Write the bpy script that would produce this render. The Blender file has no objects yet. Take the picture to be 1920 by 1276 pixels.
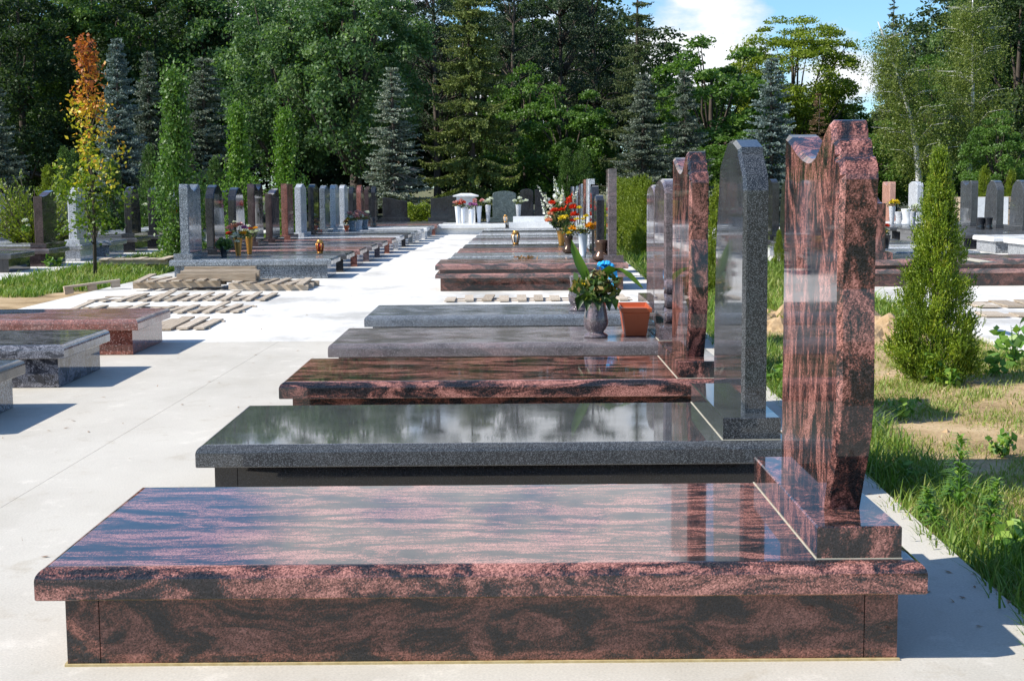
import bpy, bmesh, math, random
import numpy as np
from mathutils import Vector, Matrix
random.seed(7); R = np.random.default_rng(7)
S = bpy.context.scene
COL = S.collection
# ------------------------------------------------------------------ camera
F, CH = 2667.0, 1.30
PITCH, ROLL = math.atan(288 / F), -0.0076
cam = bpy.data.objects.new('camera', bpy.data.cameras.new('camera')); COL.objects.link(cam)
cam.data.sensor_width = 36; cam.data.lens = 36 * F / 1920
cam.data.clip_start = .05; cam.data.clip_end = 3000
CM = Matrix.Rotation(math.pi / 2 - PITCH, 4, 'X') @ Matrix.Rotation(ROLL, 4, 'Z')
cam.matrix_world = Matrix.Translation((0, 0, CH)) @ CM
S.camera = cam
def ray(px, py): return CM.to_3x3() @ Vector(((px - 960) / F, -(py - 638) / F, -1))
def gp(px, py, z=0.0):                      # where a sight line meets the level z
    d = ray(px, py); t = (z - CH) / d.z; return Vector((d.x * t, d.y * t, z))
def at(px, py, Y):                          # the point of a sight line at distance Y
    d = ray(px, py); return d * (Y / d.y) + Vector((0, 0, CH))
# ------------------------------------------------------------------ objects
def tag(o, label=None, cat=None, group=None, kind=None):
    if label: o['label'] = label
    if cat: o['category'] = cat
    if group: o['group'] = group
    if kind: o['kind'] = kind
    return o
def empty(name, loc, label, cat, group=None, rz=0):
    o = bpy.data.objects.new(name, None); COL.objects.link(o)
    o.location = loc; o.rotation_euler = (0, 0, rz); o.empty_display_size = .1
    return tag(o, label, cat, group)
def link(name, me, m, parent=None, loc=None):
    o = bpy.data.objects.new(name, me); COL.objects.link(o)
    if m is not None and len(me.materials) == 0: me.materials.append(m)
    if parent: o.parent = parent
    if loc is not None: o.location = loc
    return o
class MB:
    def __init__(s): s.v = []; s.f = []; s.sm = []
    def add(s, vs, fs, smooth=False):
        n = len(s.v); s.v += [tuple(v) for v in vs]
        s.f += [tuple(i + n for i in f) for f in fs]; s.sm += [smooth] * len(fs); return s
    def box(s, a, b, M=None):
        x0, x1 = sorted((a[0], b[0])); y0, y1 = sorted((a[1], b[1])); z0, z1 = sorted((a[2], b[2]))
        vs = [Vector(p) for p in ((x0,y0,z0),(x1,y0,z0),(x1,y1,z0),(x0,y1,z0),(x0,y0,z1),(x1,y0,z1),(x1,y1,z1),(x0,y1,z1))]
        if M is not None: vs = [M @ v for v in vs]
        return s.add(vs, [(0,3,2,1),(4,5,6,7),(0,1,5,4),(1,2,6,5),(2,3,7,6),(3,0,4,7)])
    def rings(s, x0, x1, y0, y1, prof):      # rectangle rings (inset, z) closed below and above
        vs = []; fs = []
        for i, z in prof:
            vs += [(x0+i,y0+i,z),(x1-i,y0+i,z),(x1-i,y1-i,z),(x0+i,y1-i,z)]
        n = len(prof)
        for k in range(n-1):
            for j in range(4):
                a = 4*k+j; b = 4*k+(j+1) % 4; fs.append((a, b, b+4, a+4))
        fs.append((3,2,1,0)); fs.append(tuple(4*(n-1)+j for j in range(4)))
        return s.add(vs, fs)
    def lathe(s, prof, c=(0,0,0), n=20, smooth=True):
        vs = []; fs = []
        for r, z in prof:
            for k in range(n):
                a = 2*math.pi*k/n; vs.append((c[0]+r*math.cos(a), c[1]+r*math.sin(a), c[2]+z))
        for i in range(len(prof)-1):
            for k in range(n):
                a = i*n+k; b = i*n+(k+1) % n; fs.append((a, b, b+n, a+n))
        fs.append(tuple(reversed(range(n))))
        if prof[-1][0] > .002: fs.append(tuple((len(prof)-1)*n+k for k in range(n)))
        return s.add(vs, fs, smooth)
    def tube(s, pts, rad, n=6):
        pts = [Vector(p) for p in pts]; vs = []; fs = []
        for i, p in enumerate(pts):
            d = (pts[min(i+1, len(pts)-1)] - pts[max(i-1, 0)]).normalized()
            u = d.cross(Vector((.31, .95, .1))); u = u.normalized() if u.length > 1e-4 else Vector((1,0,0)); w = d.cross(u)
            for k in range(n):
                a = 2*math.pi*k/n; vs.append(p + (u*math.cos(a) + w*math.sin(a))*rad[i])
        for i in range(len(pts)-1):
            for k in range(n):
                a = i*n+k; b = i*n+(k+1) % n; fs.append((a, b, b+n, a+n))
        fs.append(tuple(reversed(range(n)))); fs.append(tuple((len(pts)-1)*n+k for k in range(n)))
        return s.add(vs, fs, True)
    def mesh(s, name):
        me = bpy.data.meshes.new(name); me.from_pydata(s.v, [], s.f); me.update()
        me.polygons.foreach_set('use_smooth', s.sm); return me
    def build(s, name, m, parent=None, loc=None): return link(name, s.mesh(name), m, parent, loc)
# ------------------------------------------------------------------ leaf meshes (numpy)
def nrm(a): return a / np.maximum(np.linalg.norm(a, axis=-1, keepdims=True), 1e-9)
def rdir(n): return nrm(R.normal(size=(n, 3)))
def diamonds(C, A, B): return np.stack([C-A, C+B-A*.15, C+A, C-B-A*.15], 1)      # (n,4,3)
def leafmesh(name, Q, rnd):
    n = len(Q); me = bpy.data.meshes.new(name)
    me.vertices.add(4*n); me.vertices.foreach_set('co', Q.reshape(-1).astype(np.float32))
    me.loops.add(4*n); me.loops.foreach_set('vertex_index', np.arange(4*n, dtype=np.int32))
    me.polygons.add(n); me.polygons.foreach_set('loop_start', np.arange(0, 4*n, 4, dtype=np.int32))
    me.update(calc_edges=True)
    at_ = me.attributes.new('tone', 'FLOAT', 'FACE'); at_.data.foreach_set('value', rnd.astype(np.float32))
    return me
def leaves_at(C, size, up=None, upw=.6):
    n = len(C); N = rdir(n)
    if up is not None: N = nrm(N + up*upw)
    A = nrm(np.cross(N, rdir(n))); B = np.cross(N, A)
    s = (size * R.uniform(.6, 1.35, n))[:, None]
    return diamonds(C, A*s*.62, B*s*.36)
def expand(P, D, L, W, m, drop=0.0):         # twigs -> m leaflets along each
    n = len(P); t = (np.arange(m)+.5)/m
    C = P[:, None] + D[:, None]*(L[:, None]*t)[..., None]
    if drop: C[..., 2] -= drop*(L[:, None]*t)**2
    C = C.reshape(-1, 3) + R.normal(size=(n*m, 3))*np.repeat(W, m)[:, None]*.35
    Dm = nrm(np.repeat(D, m, 0) + R.normal(size=(n*m, 3))*.35)
    B = nrm(np.cross(Dm, rdir(n*m)))
    return diamonds(C, Dm*(np.repeat(L, m)/m*.8)[:, None], B*np.repeat(W, m)[:, None])
# ------------------------------------------------------------------ materials
def nd(nt, t, ins=None, **pr):
    n = nt.nodes.new(t)
    for k, v in pr.items(): setattr(n, k, v)
    for k, v in (ins or {}).items():
        s = n.inputs[k]
        if isinstance(v, bpy.types.NodeSocket): nt.links.new(v, s)
        else: s.default_value = v
    return n
def c4(c): return (c[0], c[1], c[2], 1)
def ramp(nt, fac, stops, interp='LINEAR'):
    n = nt.nodes.new('ShaderNodeValToRGB'); nt.links.new(fac, n.inputs[0]); e = n.color_ramp; e.interpolation = interp
    while len(e.elements) < len(stops): e.elements.new(.5)
    for k, (p, c) in enumerate(stops): e.elements[k].position = p; e.elements[k].color = c4(c)
    return n.outputs[0]
def newmat(name):
    m = bpy.data.materials.new(name); m.use_nodes = True; nt = m.node_tree; nt.nodes.clear()
    return m, nt, nt.nodes.new('ShaderNodeOutputMaterial')
def pbsdf(nt, out, col, rough=.5, ior=1.5, normal=None, **kw):
    b = nd(nt, 'ShaderNodeBsdfPrincipled', {'Base Color': col if isinstance(col, bpy.types.NodeSocket) else c4(col), 'Roughness': rough, 'IOR': ior})
    for k, v in kw.items(): b.inputs[k.replace('_', ' ')].default_value = v
    if normal is not None: nt.links.new(normal, b.inputs['Normal'])
    nt.links.new(b.outputs[0], out.inputs[0]); return b
def vmath(nt, op, a, b): 
    n = nd(nt, 'ShaderNodeVectorMath', operation=op)
    for k, v in enumerate((a, b)):
        if isinstance(v, bpy.types.NodeSocket): nt.links.new(v, n.inputs[k])
        else: n.inputs[k].default_value = v
    return n.outputs[0]
def fmath(nt, op, a, b=0.0, clamp=False):
    n = nd(nt, 'ShaderNodeMath', operation=op); n.use_clamp = clamp
    for k, v in enumerate((a, b)):
        if isinstance(v, bpy.types.NodeSocket): nt.links.new(v, n.inputs[k])
        else: n.inputs[k].default_value = v
    return n.outputs[0]
def mix(nt, fac, a, b, blend='MIX'):
    n = nd(nt, 'ShaderNodeMix', data_type='RGBA', blend_type=blend)
    for s, v in ((n.inputs[0], fac), (n.inputs[6], a), (n.inputs[7], b)):
        if isinstance(v, bpy.types.NodeSocket): nt.links.new(v, s)
        else: s.default_value = v if not isinstance(v, tuple) else c4(v)
    return n.outputs[2]
def granite(name, stops, vein=(3,3,3), warp=.5, sc=1.6, grain=180, gamt=.8, fleck=None, rough=.04, ior=1.53, seed=0, wave=0.0):
    m, nt, out = newmat(name)
    co = nd(nt, 'ShaderNodeTexCoord').outputs['Object']
    rn = nd(nt, 'ShaderNodeObjectInfo').outputs['Random']
    off = nd(nt, 'ShaderNodeCombineXYZ', {0: fmath(nt, 'MULTIPLY', rn, 37.0), 1: fmath(nt, 'MULTIPLY', rn, 91.0), 2: seed*3.7}).outputs[0]
    v = vmath(nt, 'ADD', vmath(nt, 'MULTIPLY', co, vein), off)
    n0 = nd(nt, 'ShaderNodeTexNoise', {'Vector': v, 'Scale': .8, 'Detail': 3.0})
    w = vmath(nt, 'MULTIPLY', vmath(nt, 'SUBTRACT', n0.outputs['Color'], (.5,.5,.5)), (warp*4,)*3)
    n1 = nd(nt, 'ShaderNodeTexNoise', {'Vector': vmath(nt, 'ADD', v, w), 'Scale': sc, 'Detail': 9.0, 'Roughness': .66})
    n2 = nd(nt, 'ShaderNodeTexNoise', {'Vector': vmath(nt, 'ADD', vmath(nt, 'MULTIPLY', v, (.8,1,1)), w), 'Scale': sc*3.6, 'Detail': 8.0, 'Roughness': .62})
    vo = nd(nt, 'ShaderNodeTexVoronoi', {'Vector': co, 'Scale': float(grain)})
    g = nd(nt, 'ShaderNodeSeparateColor', {0: vo.outputs['Color']})
    fac = fmath(nt, 'ADD', fmath(nt, 'MULTIPLY', n1.outputs['Fac'], .56), fmath(nt, 'MULTIPLY', n2.outputs['Fac'], .44))
    if wave:
        wv = nd(nt, 'ShaderNodeTexWave', {'Vector': vmath(nt, 'ADD', v, w), 'Scale': .55, 'Distortion': 5.0, 'Detail': 4.0, 'Detail Scale': 1.3, 'Detail Roughness': .62}, wave_type='BANDS', bands_direction='DIAGONAL')
        fac = fmath(nt, 'ADD', fac, fmath(nt, 'MULTIPLY', fmath(nt, 'SUBTRACT', wv.outputs['Fac'], .5), wave))
    fac = fmath(nt, 'ADD', fac, fmath(nt, 'MULTIPLY', fmath(nt, 'SUBTRACT', g.outputs[2], .5), .085))
    col = ramp(nt, fac, stops)
    gv = fmath(nt, 'ADD', fmath(nt, 'MULTIPLY', g.outputs[0], gamt*1.6), 1-gamt*.8)
    gc = nd(nt, 'ShaderNodeCombineColor', {0: gv, 1: gv, 2: gv}).outputs[0]
    col = mix(nt, 1.0, col, gc, 'MULTIPLY')
    if fleck:
        col = mix(nt, fmath(nt, 'GREATER_THAN', g.outputs[1], 1-fleck[0]), col, fleck[1])
    b = pbsdf(nt, out, col, rough, ior)
    sm = nd(nt, 'ShaderNodeTexNoise', {'Vector': co, 'Scale': 5.0, 'Detail': 5.0})
    mr = nd(nt, 'ShaderNodeMapRange', {0: sm.outputs['Fac'], 1: .4, 2: .75, 3: rough*.7, 4: rough*2.6})
    nt.links.new(mr.outputs[0], b.inputs['Roughness'])
    return m
PK, PD, BK = (.40,.18,.145), (.17,.07,.055), (.017,.017,.019)
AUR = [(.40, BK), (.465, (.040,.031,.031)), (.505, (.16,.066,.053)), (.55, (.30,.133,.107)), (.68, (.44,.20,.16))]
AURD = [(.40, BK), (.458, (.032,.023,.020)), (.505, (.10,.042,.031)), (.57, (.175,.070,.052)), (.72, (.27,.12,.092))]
AURS = [(.415, BK), (.478, (.036,.027,.026)), (.518, (.14,.058,.047)), (.565, (.27,.117,.094)), (.69, (.42,.19,.155))]
M = {}
M['aur_slab'] = granite('pink black granite slab', AUR, (1.25, 4.4, 3.6), .75, 1.9, 300, .85, wave=.09)
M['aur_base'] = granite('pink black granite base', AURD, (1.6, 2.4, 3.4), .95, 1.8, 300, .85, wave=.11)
M['aur_stone'] = granite('pink black granite stone', AURS, (4.2, 4.2, 1.7), .85, 1.8, 300, .85, wave=.09)
M['black'] = granite('black speckled granite', [(.3,(.020,.022,.024)), (.7,(.046,.050,.053))], (2,2,2), .3, 2, 460, .95, (.15, (.15,.16,.17)))
M['black_shaded'] = granite('black granite base', [(.3,(.010,.010,.011)), (.7,(.020,.020,.021))], (2,2,2), .3, 2, 460, .9, (.05, (.06,.06,.065)))  # darker copy of black, shade under the slab put into the colour
M['purple'] = granite('brown grey granite', [(.35,(.05,.042,.045)), (.52,(.12,.095,.10)), (.62,(.2,.14,.14)), (.75,(.30,.19,.18))], (1.6,5,4), .55, 1.5, 330, .7, (.05,(.3,.27,.28)))
M['blue'] = granite('blue grey granite', [(.3,(.05,.06,.075)), (.7,(.13,.155,.19))], (2,2,2), .3, 2, 300, .85, (.10,(.30,.33,.37)))
M['red'] = granite('red granite', [(.35,(.13,.045,.032)), (.55,(.25,.085,.06)), (.7,(.38,.15,.11))], (2,3,3), .3, 2.4, 160, .7, (.06,(.5,.3,.25)))
M['swirl'] = granite('dark swirled granite', [(.38,(.02,.021,.028)), (.5,(.05,.052,.065)), (.535,(.34,.34,.38)), (.57,(.05,.05,.062)), (.63,(.10,.10,.12)), (.655,(.36,.36,.40)), (.70,(.06,.06,.07))], (2,4,4), 1.0, 1.4, 300, .4)
M['dark'] = granite('dark polished granite', [(.3,(.018,.019,.021)), (.7,(.04,.04,.043))], (2,2,2), .3, 2, 120, .7)
M['slate'] = granite('slate grey granite', [(.3,(.05,.054,.058)), (.7,(.085,.09,.094))], (2,2,2), .3, 2, 120, .6, None, .07)
M['darkbrown'] = granite('dark brown granite', [(.35,(.03,.022,.022)), (.6,(.085,.06,.06)), (.75,(.16,.10,.09))], (2,2,2), .4, 2, 130, .6)
M['grey'] = granite('grey granite', [(.3,(.16,.17,.18)), (.7,(.30,.315,.33))], (2,2,2), .3, 2, 110, .8, (.12,(.06,.06,.065)), .08)
M['lightgrey'] = granite('light grey granite', [(.3,(.40,.41,.42)), (.7,(.55,.56,.58))], (2,2,2), .3, 2, 110, .5, (.10,(.14,.14,.15)), .1)
M['bluegrey'] = granite('steel grey granite', [(.3,(.075,.09,.105)), (.7,(.19,.215,.24))], (2,2,3), .5, 2, 120, .9, (.08,(.4,.42,.44)), .07)
M['redbrown'] = granite('red brown granite', [(.35,(.15,.06,.045)), (.65,(.30,.13,.10))], (2,2,2), .3, 2, 110, .8, (.06,(.05,.03,.03)), .08)
M['salmon'] = granite('salmon granite', [(.35,(.36,.19,.14)), (.65,(.50,.29,.22))], (2,2,2), .3, 2, 110, .5, None, .12)
M['greenrough'] = granite('grey green granite', [(.35,(.035,.048,.046)), (.5,(.08,.10,.095)), (.65,(.16,.19,.18))], (3,3,3), .7, 2.5, 90, .6, None, .2)
M['white'] = granite('white marble', [(.35,(.66,.66,.65)), (.65,(.80,.80,.78))], (2,2,2), .6, 2, 90, .12, None, .2)
def dusty(key, dust=.10, rough=.24):
    m = M[key].copy(); m.name = 'dusty ' + M[key].name; nt = m.node_tree
    b = next(n for n in nt.nodes if n.type == 'BSDF_PRINCIPLED'); mr = next(n for n in nt.nodes if n.type == 'MAP_RANGE')
    mr.inputs[3].default_value = rough*.6; mr.inputs[4].default_value = rough*1.5
    src = b.inputs['Base Color'].links[0].from_socket; co = next(n for n in nt.nodes if n.type == 'TEX_COORD').outputs['Object']
    n = nd(nt, 'ShaderNodeTexNoise', {'Vector': co, 'Scale': 3.5, 'Detail': 7.0, 'Roughness': .65})
    f = nd(nt, 'ShaderNodeMapRange', {0: n.outputs['Fac'], 1: .3, 2: .75, 3: dust*.4, 4: dust*2.2}).outputs[0]
    nt.links.new(mix(nt, f, src, (.46,.45,.43)), b.inputs['Base Color']); M[key+'_d'] = m
for k_ in ('dark','bluegrey','redbrown','purple','grey','lightgrey','aur_slab','darkbrown','blue','red','swirl','black'): dusty(k_, .10 if k_ not in ('dark','swirl','black') else (.035 if k_ == 'black' else .07), .24 if k_ not in ('swirl','black') else (.10 if k_ == 'swirl' else .05))  # black: pale tint painted in for reflected sky; the others for dust
def simple(name, a, b, scale=6, rough=.6, stretch=(1,1,1), bump=0.0, detail=5, vary=0, **kw):
    m, nt, out = newmat(name)
    co = nd(nt, 'ShaderNodeTexCoord').outputs['Object']; rn = nd(nt, 'ShaderNodeObjectInfo').outputs['Random']
    v = vmath(nt, 'ADD', vmath(nt, 'MULTIPLY', co, stretch), nd(nt, 'ShaderNodeCombineXYZ', {0: fmath(nt, 'MULTIPLY', rn, 17.0)}).outputs[0])
    n = nd(nt, 'ShaderNodeTexNoise', {'Vector': v, 'Scale': float(scale), 'Detail': float(detail), 'Roughness': .6})
    col = ramp(nt, n.outputs['Fac'], [(.3, a), (.7, b)])
    nrm_ = nd(nt, 'ShaderNodeBump', {'Strength': bump, 'Distance': .02, 'Height': n.outputs['Fac']}).outputs[0] if bump else None
    if vary:
        rv = fmath(nt, 'ADD', fmath(nt, 'MULTIPLY', rn, vary), 1-vary*.5)
        col = mix(nt, 1.0, col, nd(nt, 'ShaderNodeCombineColor', {0: rv, 1: rv, 2: rv}).outputs[0], 'MULTIPLY')
        col = mix(nt, fmath(nt, 'MULTIPLY', rn, .45), col, (.42,.38,.33))
    pbsdf(nt, out, col, rough, 1.45, nrm_, **kw); return m
M['mortar'] = simple('sandy mortar', (.38,.28,.12), (.55,.44,.24), 40, .9)
M['seal'] = simple('pale joint sealant', (.45,.40,.30), (.58,.53,.42), 30, .7)
M['wood'] = simple('weathered pallet wood', (.30,.21,.13), (.56,.44,.31), 7, .8, (1,12,12), .3, 8, .5)
M['woody'] = simple('weathered board running back', (.32,.24,.16), (.60,.49,.36), 7, .8, (12,1,12), .3, 8, .6)
M['bark'] = simple('brown bark', (.035,.027,.02), (.11,.085,.065), 5, .9, (3,3,.5), .6)
M['dead'] = simple('bare grey twigs', (.22,.19,.16), (.38,.33,.28), 5, .9)
M['terracotta'] = simple('terracotta plastic', (.42,.085,.028), (.52,.12,.045), 3, .38)
M['gold'] = simple('gold plastic', (.42,.20,.045), (.62,.34,.09), 3, .28, Metallic=.55)
M['bronze'] = simple('brown bronze', (.07,.04,.025), (.12,.07,.045), 3, .25, Metallic=.4)
M['whiteplastic'] = simple('white plastic', (.68,.70,.74), (.76,.78,.80), 3, .35)
M['redglass'] = simple('red candle plastic', (.25,.02,.012), (.45,.05,.02), 3, .15)
M['clear'] = simple('pale candle plastic', (.55,.54,.48), (.75,.74,.68), 3, .15)
M['blackplastic'] = simple('black plastic', (.012,.012,.014), (.03,.03,.034), 3, .3)
M['ribbon'] = simple('blue ribbon', (.02,.30,.62), (.05,.45,.80), 30, .35)
M['earth'] = simple('turned earth', (.30,.19,.09), (.52,.36,.20), 14, .95, bump=.6)
def leafmat(name, stops, rough=.5, trans=.32, tcol=1.5):
    m, nt, out = newmat(name)
    a = nd(nt, 'ShaderNodeAttribute', attribute_name='tone').outputs['Fac']
    col = ramp(nt, a, stops)
    b = pbsdf(nt, out, col, rough, 1.42)
    if trans:
        tc = mix(nt, 1.0, col, (1.0*tcol, 1.15*tcol, .5*tcol), 'MULTIPLY')
        t = nd(nt, 'ShaderNodeBsdfTranslucent', {0: tc})
        mx = nd(nt, 'ShaderNodeMixShader', {0: trans, 1: b.outputs[0], 2: t.outputs[0]})
        nt.links.new(mx.outputs[0], out.inputs[0])
    return m
M['leaf_dark'] = leafmat('dark green leaves', [(0,(0.036,0.075,0.018)), (.5,(0.071,0.133,0.030)), (1,(0.151,0.233,0.050))], .55)
M['leaf_mid'] = leafmat('mid green leaves', [(0,(0.051,0.109,0.019)), (.5,(0.085,0.163,0.027)), (1,(0.151,0.248,0.047))], .45)
M['leaf_oak'] = leafmat('blue green oak leaves', [(0,(0.043,0.084,0.030)), (.5,(0.076,0.146,0.049)), (1,(0.184,0.264,0.095))], .55)
M['leaf_bright'] = leafmat('bright green leaves', [(0,(0.054,0.121,0.012)), (.5,(0.096,0.187,0.020)), (1,(0.168,0.264,0.030))], .42)
M['leaf_locust'] = leafmat('yellow green leaves', [(0,(.10,.15,.012)), (.5,(.17,.22,.018)), (1,(.26,.31,.03))], .5)
M['leaf_birch'] = leafmat('birch leaves', [(0,(0.075,0.112,0.020)), (.5,(0.150,0.188,0.037)), (1,(0.263,0.300,0.075))], .42)
M['leaf_autumn'] = leafmat('autumn leaves', [(0,(.10,.16,.015)), (.30,(.26,.30,.02)), (.42,(.56,.46,.03)), (.55,(.60,.32,.025)), (.8,(.46,.14,.025)), (1,(.36,.10,.03))], .45, .35, 1.3)
M['norway'] = leafmat('norway spruce needles', [(0,(0.047,0.071,0.014)), (.45,(0.111,0.146,0.026)), (.85,(0.189,0.223,0.047)), (1,(0.251,0.242,0.073))], .6, .12)
M['norway_dark'] = leafmat('dark spruce needles', [(0,(0.038,0.058,0.019)), (.6,(0.090,0.120,0.036)), (1,(0.168,0.186,0.060))], .6, .1)
M['bluespruce'] = leafmat('blue spruce needles', [(0,(0.063,0.092,0.086)), (.5,(0.127,0.172,0.155)), (1,(0.230,0.287,0.259))], .6, .08)
M['greyspruce'] = leafmat('grey green spruce needles', [(0,(0.054,0.072,0.050)), (.5,(0.108,0.138,0.096)), (1,(0.216,0.240,0.180))], .6, .08)
M['palespruce'] = leafmat('pale silver spruce needles', [(0,(.10,.13,.09)), (.5,(.18,.22,.165)), (1,(.30,.32,.24))], .6, .08)
M['pine'] = leafmat('pine needles', [(0,(0.017,0.033,0.014)), (.6,(0.032,0.055,0.020)), (1,(0.059,0.089,0.033))], .6, .08)
M['brownneedle'] = leafmat('brown needles', [(0,(.10,.06,.03)), (1,(.22,.14,.07))], .7, .1)
M['thuja'] = leafmat('golden green thuja sprays', [(0,(0.034,0.062,0.009)), (.32,(0.104,0.164,0.014)), (.75,(0.267,0.348,0.026)), (1,(0.340,0.289,0.039))], .45, .25, 1.4)
M['thuja_dark'] = leafmat('green thuja sprays', [(0,(.03,.065,.012)), (.6,(.06,.12,.018)), (1,(.11,.17,.03))], .5, .2)
M['thuja_hedge'] = leafmat('yellow green hedge sprays', [(0,(0.080,0.119,0.007)), (.6,(0.160,0.210,0.011)), (1,(0.275,0.308,0.020))], .5, .22)
M['grass'] = leafmat('grass blades', [(0,(0.095,0.184,0.020)), (.3,(0.173,0.259,0.035)), (.55,(0.273,0.313,0.070)), (.78,(0.441,0.400,0.170)), (1,(0.588,0.497,0.280))], .5, .3, 1.2)
M['weed'] = leafmat('weed leaves', [(0,(.08,.18,.025)), (.6,(.15,.29,.04)), (1,(.30,.40,.07))], .42, .3, 1.2)
M['bouquet'] = leafmat('cut leaves', [(0,(.03,.06,.012)), (.5,(.075,.13,.025)), (.8,(.17,.18,.045)), (1,(.36,.22,.09))], .4, .2)
M['canna'] = leafmat('broad canna leaf', [(0,(.10,.19,.02)), (1,(.19,.28,.035))], .32, .3, 1.2)
def petal(name, a, b): return leafmat(name, [(0, a), (1, b)], .6, .3, 1.0)
M['p_red'] = petal('red petals', (.55,.02,.008), (.80,.07,.015)); M['p_white'] = petal('white petals', (.70,.70,.66), (.85,.84,.80))
M['p_yellow'] = petal('yellow petals', (.70,.48,.02), (.85,.66,.05)); M['p_orange'] = petal('orange petals', (.72,.28,.01), (.85,.42,.02))
M['p_pink'] = petal('pink petals', (.65,.22,.26), (.82,.48,.46)); M['p_violet'] = petal('violet petals', (.35,.08,.30), (.55,.22,.48))
M['p_dark'] = petal('dark red petals', (.10,.008,.01), (.22,.02,.02)); M['p_dry'] = petal('dry petals', (.22,.10,.05), (.42,.26,.15))
M['p_salmon'] = petal('salmon petals', (.75,.28,.16), (.85,.42,.30))
M['birchbark'] = simple('birch bark', (.35,.33,.31), (.78,.77,.74), 5, .8, (1,1,5))
# ------------------------------------------------------------------ world and sun
SUN = Vector((-1.05, -.36, 1)).normalized()
EL = math.asin(SUN.z); AZ = math.atan2(SUN.x, SUN.y)
W = bpy.data.worlds.new('World'); S.world = W; W.use_nodes = True; nt = W.node_tree; nt.nodes.clear()
wo = nt.nodes.new('ShaderNodeOutputWorld')
sky = nd(nt, 'ShaderNodeTexSky', sky_type='NISHITA'); sky.sun_disc = False; sky.sun_elevation = EL; sky.sun_rotation = AZ
sky.altitude = 200; sky.air_density = 1.0; sky.dust_density = .35; sky.ozone_density = 2.0
co = nd(nt, 'ShaderNodeTexCoord').outputs['Generated']
def blob(d, r0, r1):
    dd = nd(nt, 'ShaderNodeVectorMath', operation='DISTANCE'); nt.links.new(co, dd.inputs[0]); dd.inputs[1].default_value = d
    return nd(nt, 'ShaderNodeMapRange', {0: dd.outputs['Value'], 1: r1, 2: r0, 3: 0.0, 4: 1.0}).outputs[0]
nz = nd(nt, 'ShaderNodeTexNoise', {'Vector': vmath(nt, 'MULTIPLY', co, (1,1,2.2)), 'Scale': 5.0, 'Detail': 9.0, 'Roughness': .58}).outputs['Fac']
dirv = lambda px, py: tuple(ray(px, py).normalized())
b1 = blob(dirv(1300, 40), .015, .085); b2 = blob(dirv(820, -330), .06, .36); b3 = blob(dirv(1590, 150), .005, .06)
den = fmath(nt, 'ADD', nz, fmath(nt, 'MULTIPLY', fmath(nt, 'MAXIMUM', fmath(nt, 'MAXIMUM', b1, b2), b3), .27))
low = nd(nt, 'ShaderNodeTexNoise', {'Vector': co, 'Scale': 2.2, 'Detail': 2.0}).outputs['Fac']
den = fmath(nt, 'ADD', den, fmath(nt, 'MULTIPLY', fmath(nt, 'SUBTRACT', low, .5), .25))
mask = nd(nt, 'ShaderNodeMapRange', {0: den, 1: .60, 2: .70, 3: 0.0, 4: 1.0}).outputs[0]
shade = ramp(nt, den, [(.60, (5.0,5.5,6.3)), (.74, (7.4,7.6,7.9)), (.9, (5.6,5.9,6.5))])
blue = mix(nt, 1.0, sky.outputs[0], (.72,.98,1.2), 'MULTIPLY')
bg = nd(nt, 'ShaderNodeBackground', {'Color': mix(nt, mask, blue, shade), 'Strength': .10})
nt.links.new(bg.outputs[0], wo.inputs[0])
ld = bpy.data.lights.new('sun', 'SUN'); ld.energy = 4.4; ld.angle = math.radians(.53); ld.color = (1, .955, .88)
sun = bpy.data.objects.new('sun', ld); COL.objects.link(sun); sun.rotation_euler = (-SUN).to_track_quat('-Z', 'Y').to_euler(); sun.location = (-20, -8, 25)
S.view_settings.view_transform = 'Standard'; S.view_settings.look = 'None'; S.view_settings.exposure = .62
S.render.engine = 'CYCLES'; S.cycles.max_bounces = 7; S.cycles.diffuse_bounces = 3; S.cycles.glossy_bounces = 4
S.cycles.caustics_reflective = False; S.cycles.caustics_refractive = False
# ------------------------------------------------------------------ ground
def sheet(name, pts, z, m, kind='structure'):
    me = bpy.data.meshes.new(name); me.from_pydata([(x, y, z) for x, y in pts], [], [tuple(range(len(pts)))]); me.update()
    return tag(link(name, me, m), kind=kind)
def groundmat(name, stops, sc, rough=.95, bump=.3):
    m, nt, out = newmat(name); co = nd(nt, 'ShaderNodeTexCoord').outputs['Object']
    n = nd(nt, 'ShaderNodeTexNoise', {'Vector': co, 'Scale': sc, 'Detail': 10.0, 'Roughness': .62})
    f = nd(nt, 'ShaderNodeTexNoise', {'Vector': co, 'Scale': 60.0, 'Detail': 4.0})
    v = fmath(nt, 'ADD', fmath(nt, 'MULTIPLY', n.outputs['Fac'], .75), fmath(nt, 'MULTIPLY', f.outputs['Fac'], .25))
    bp = nd(nt, 'ShaderNodeBump', {'Strength': bump, 'Distance': .03, 'Height': v})
    pbsdf(nt, out, ramp(nt, v, stops), rough, 1.4, bp.outputs[0]); return m
M['lawn'] = groundmat('lawn earth', [(.38,(.05,.085,.02)), (.48,(.09,.11,.03)), (.56,(.22,.16,.08))], .8)
M['soil'] = groundmat('sandy soil', [(.36,(.20,.13,.06)), (.48,(.38,.26,.13)), (.6,(.52,.38,.22))], 1.6, .95, .6)
M['needlefloor'] = groundmat('wood floor', [(.4,(.02,.025,.012)), (.5,(.045,.05,.02)), (.6,(.09,.075,.04))], .5)
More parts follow.
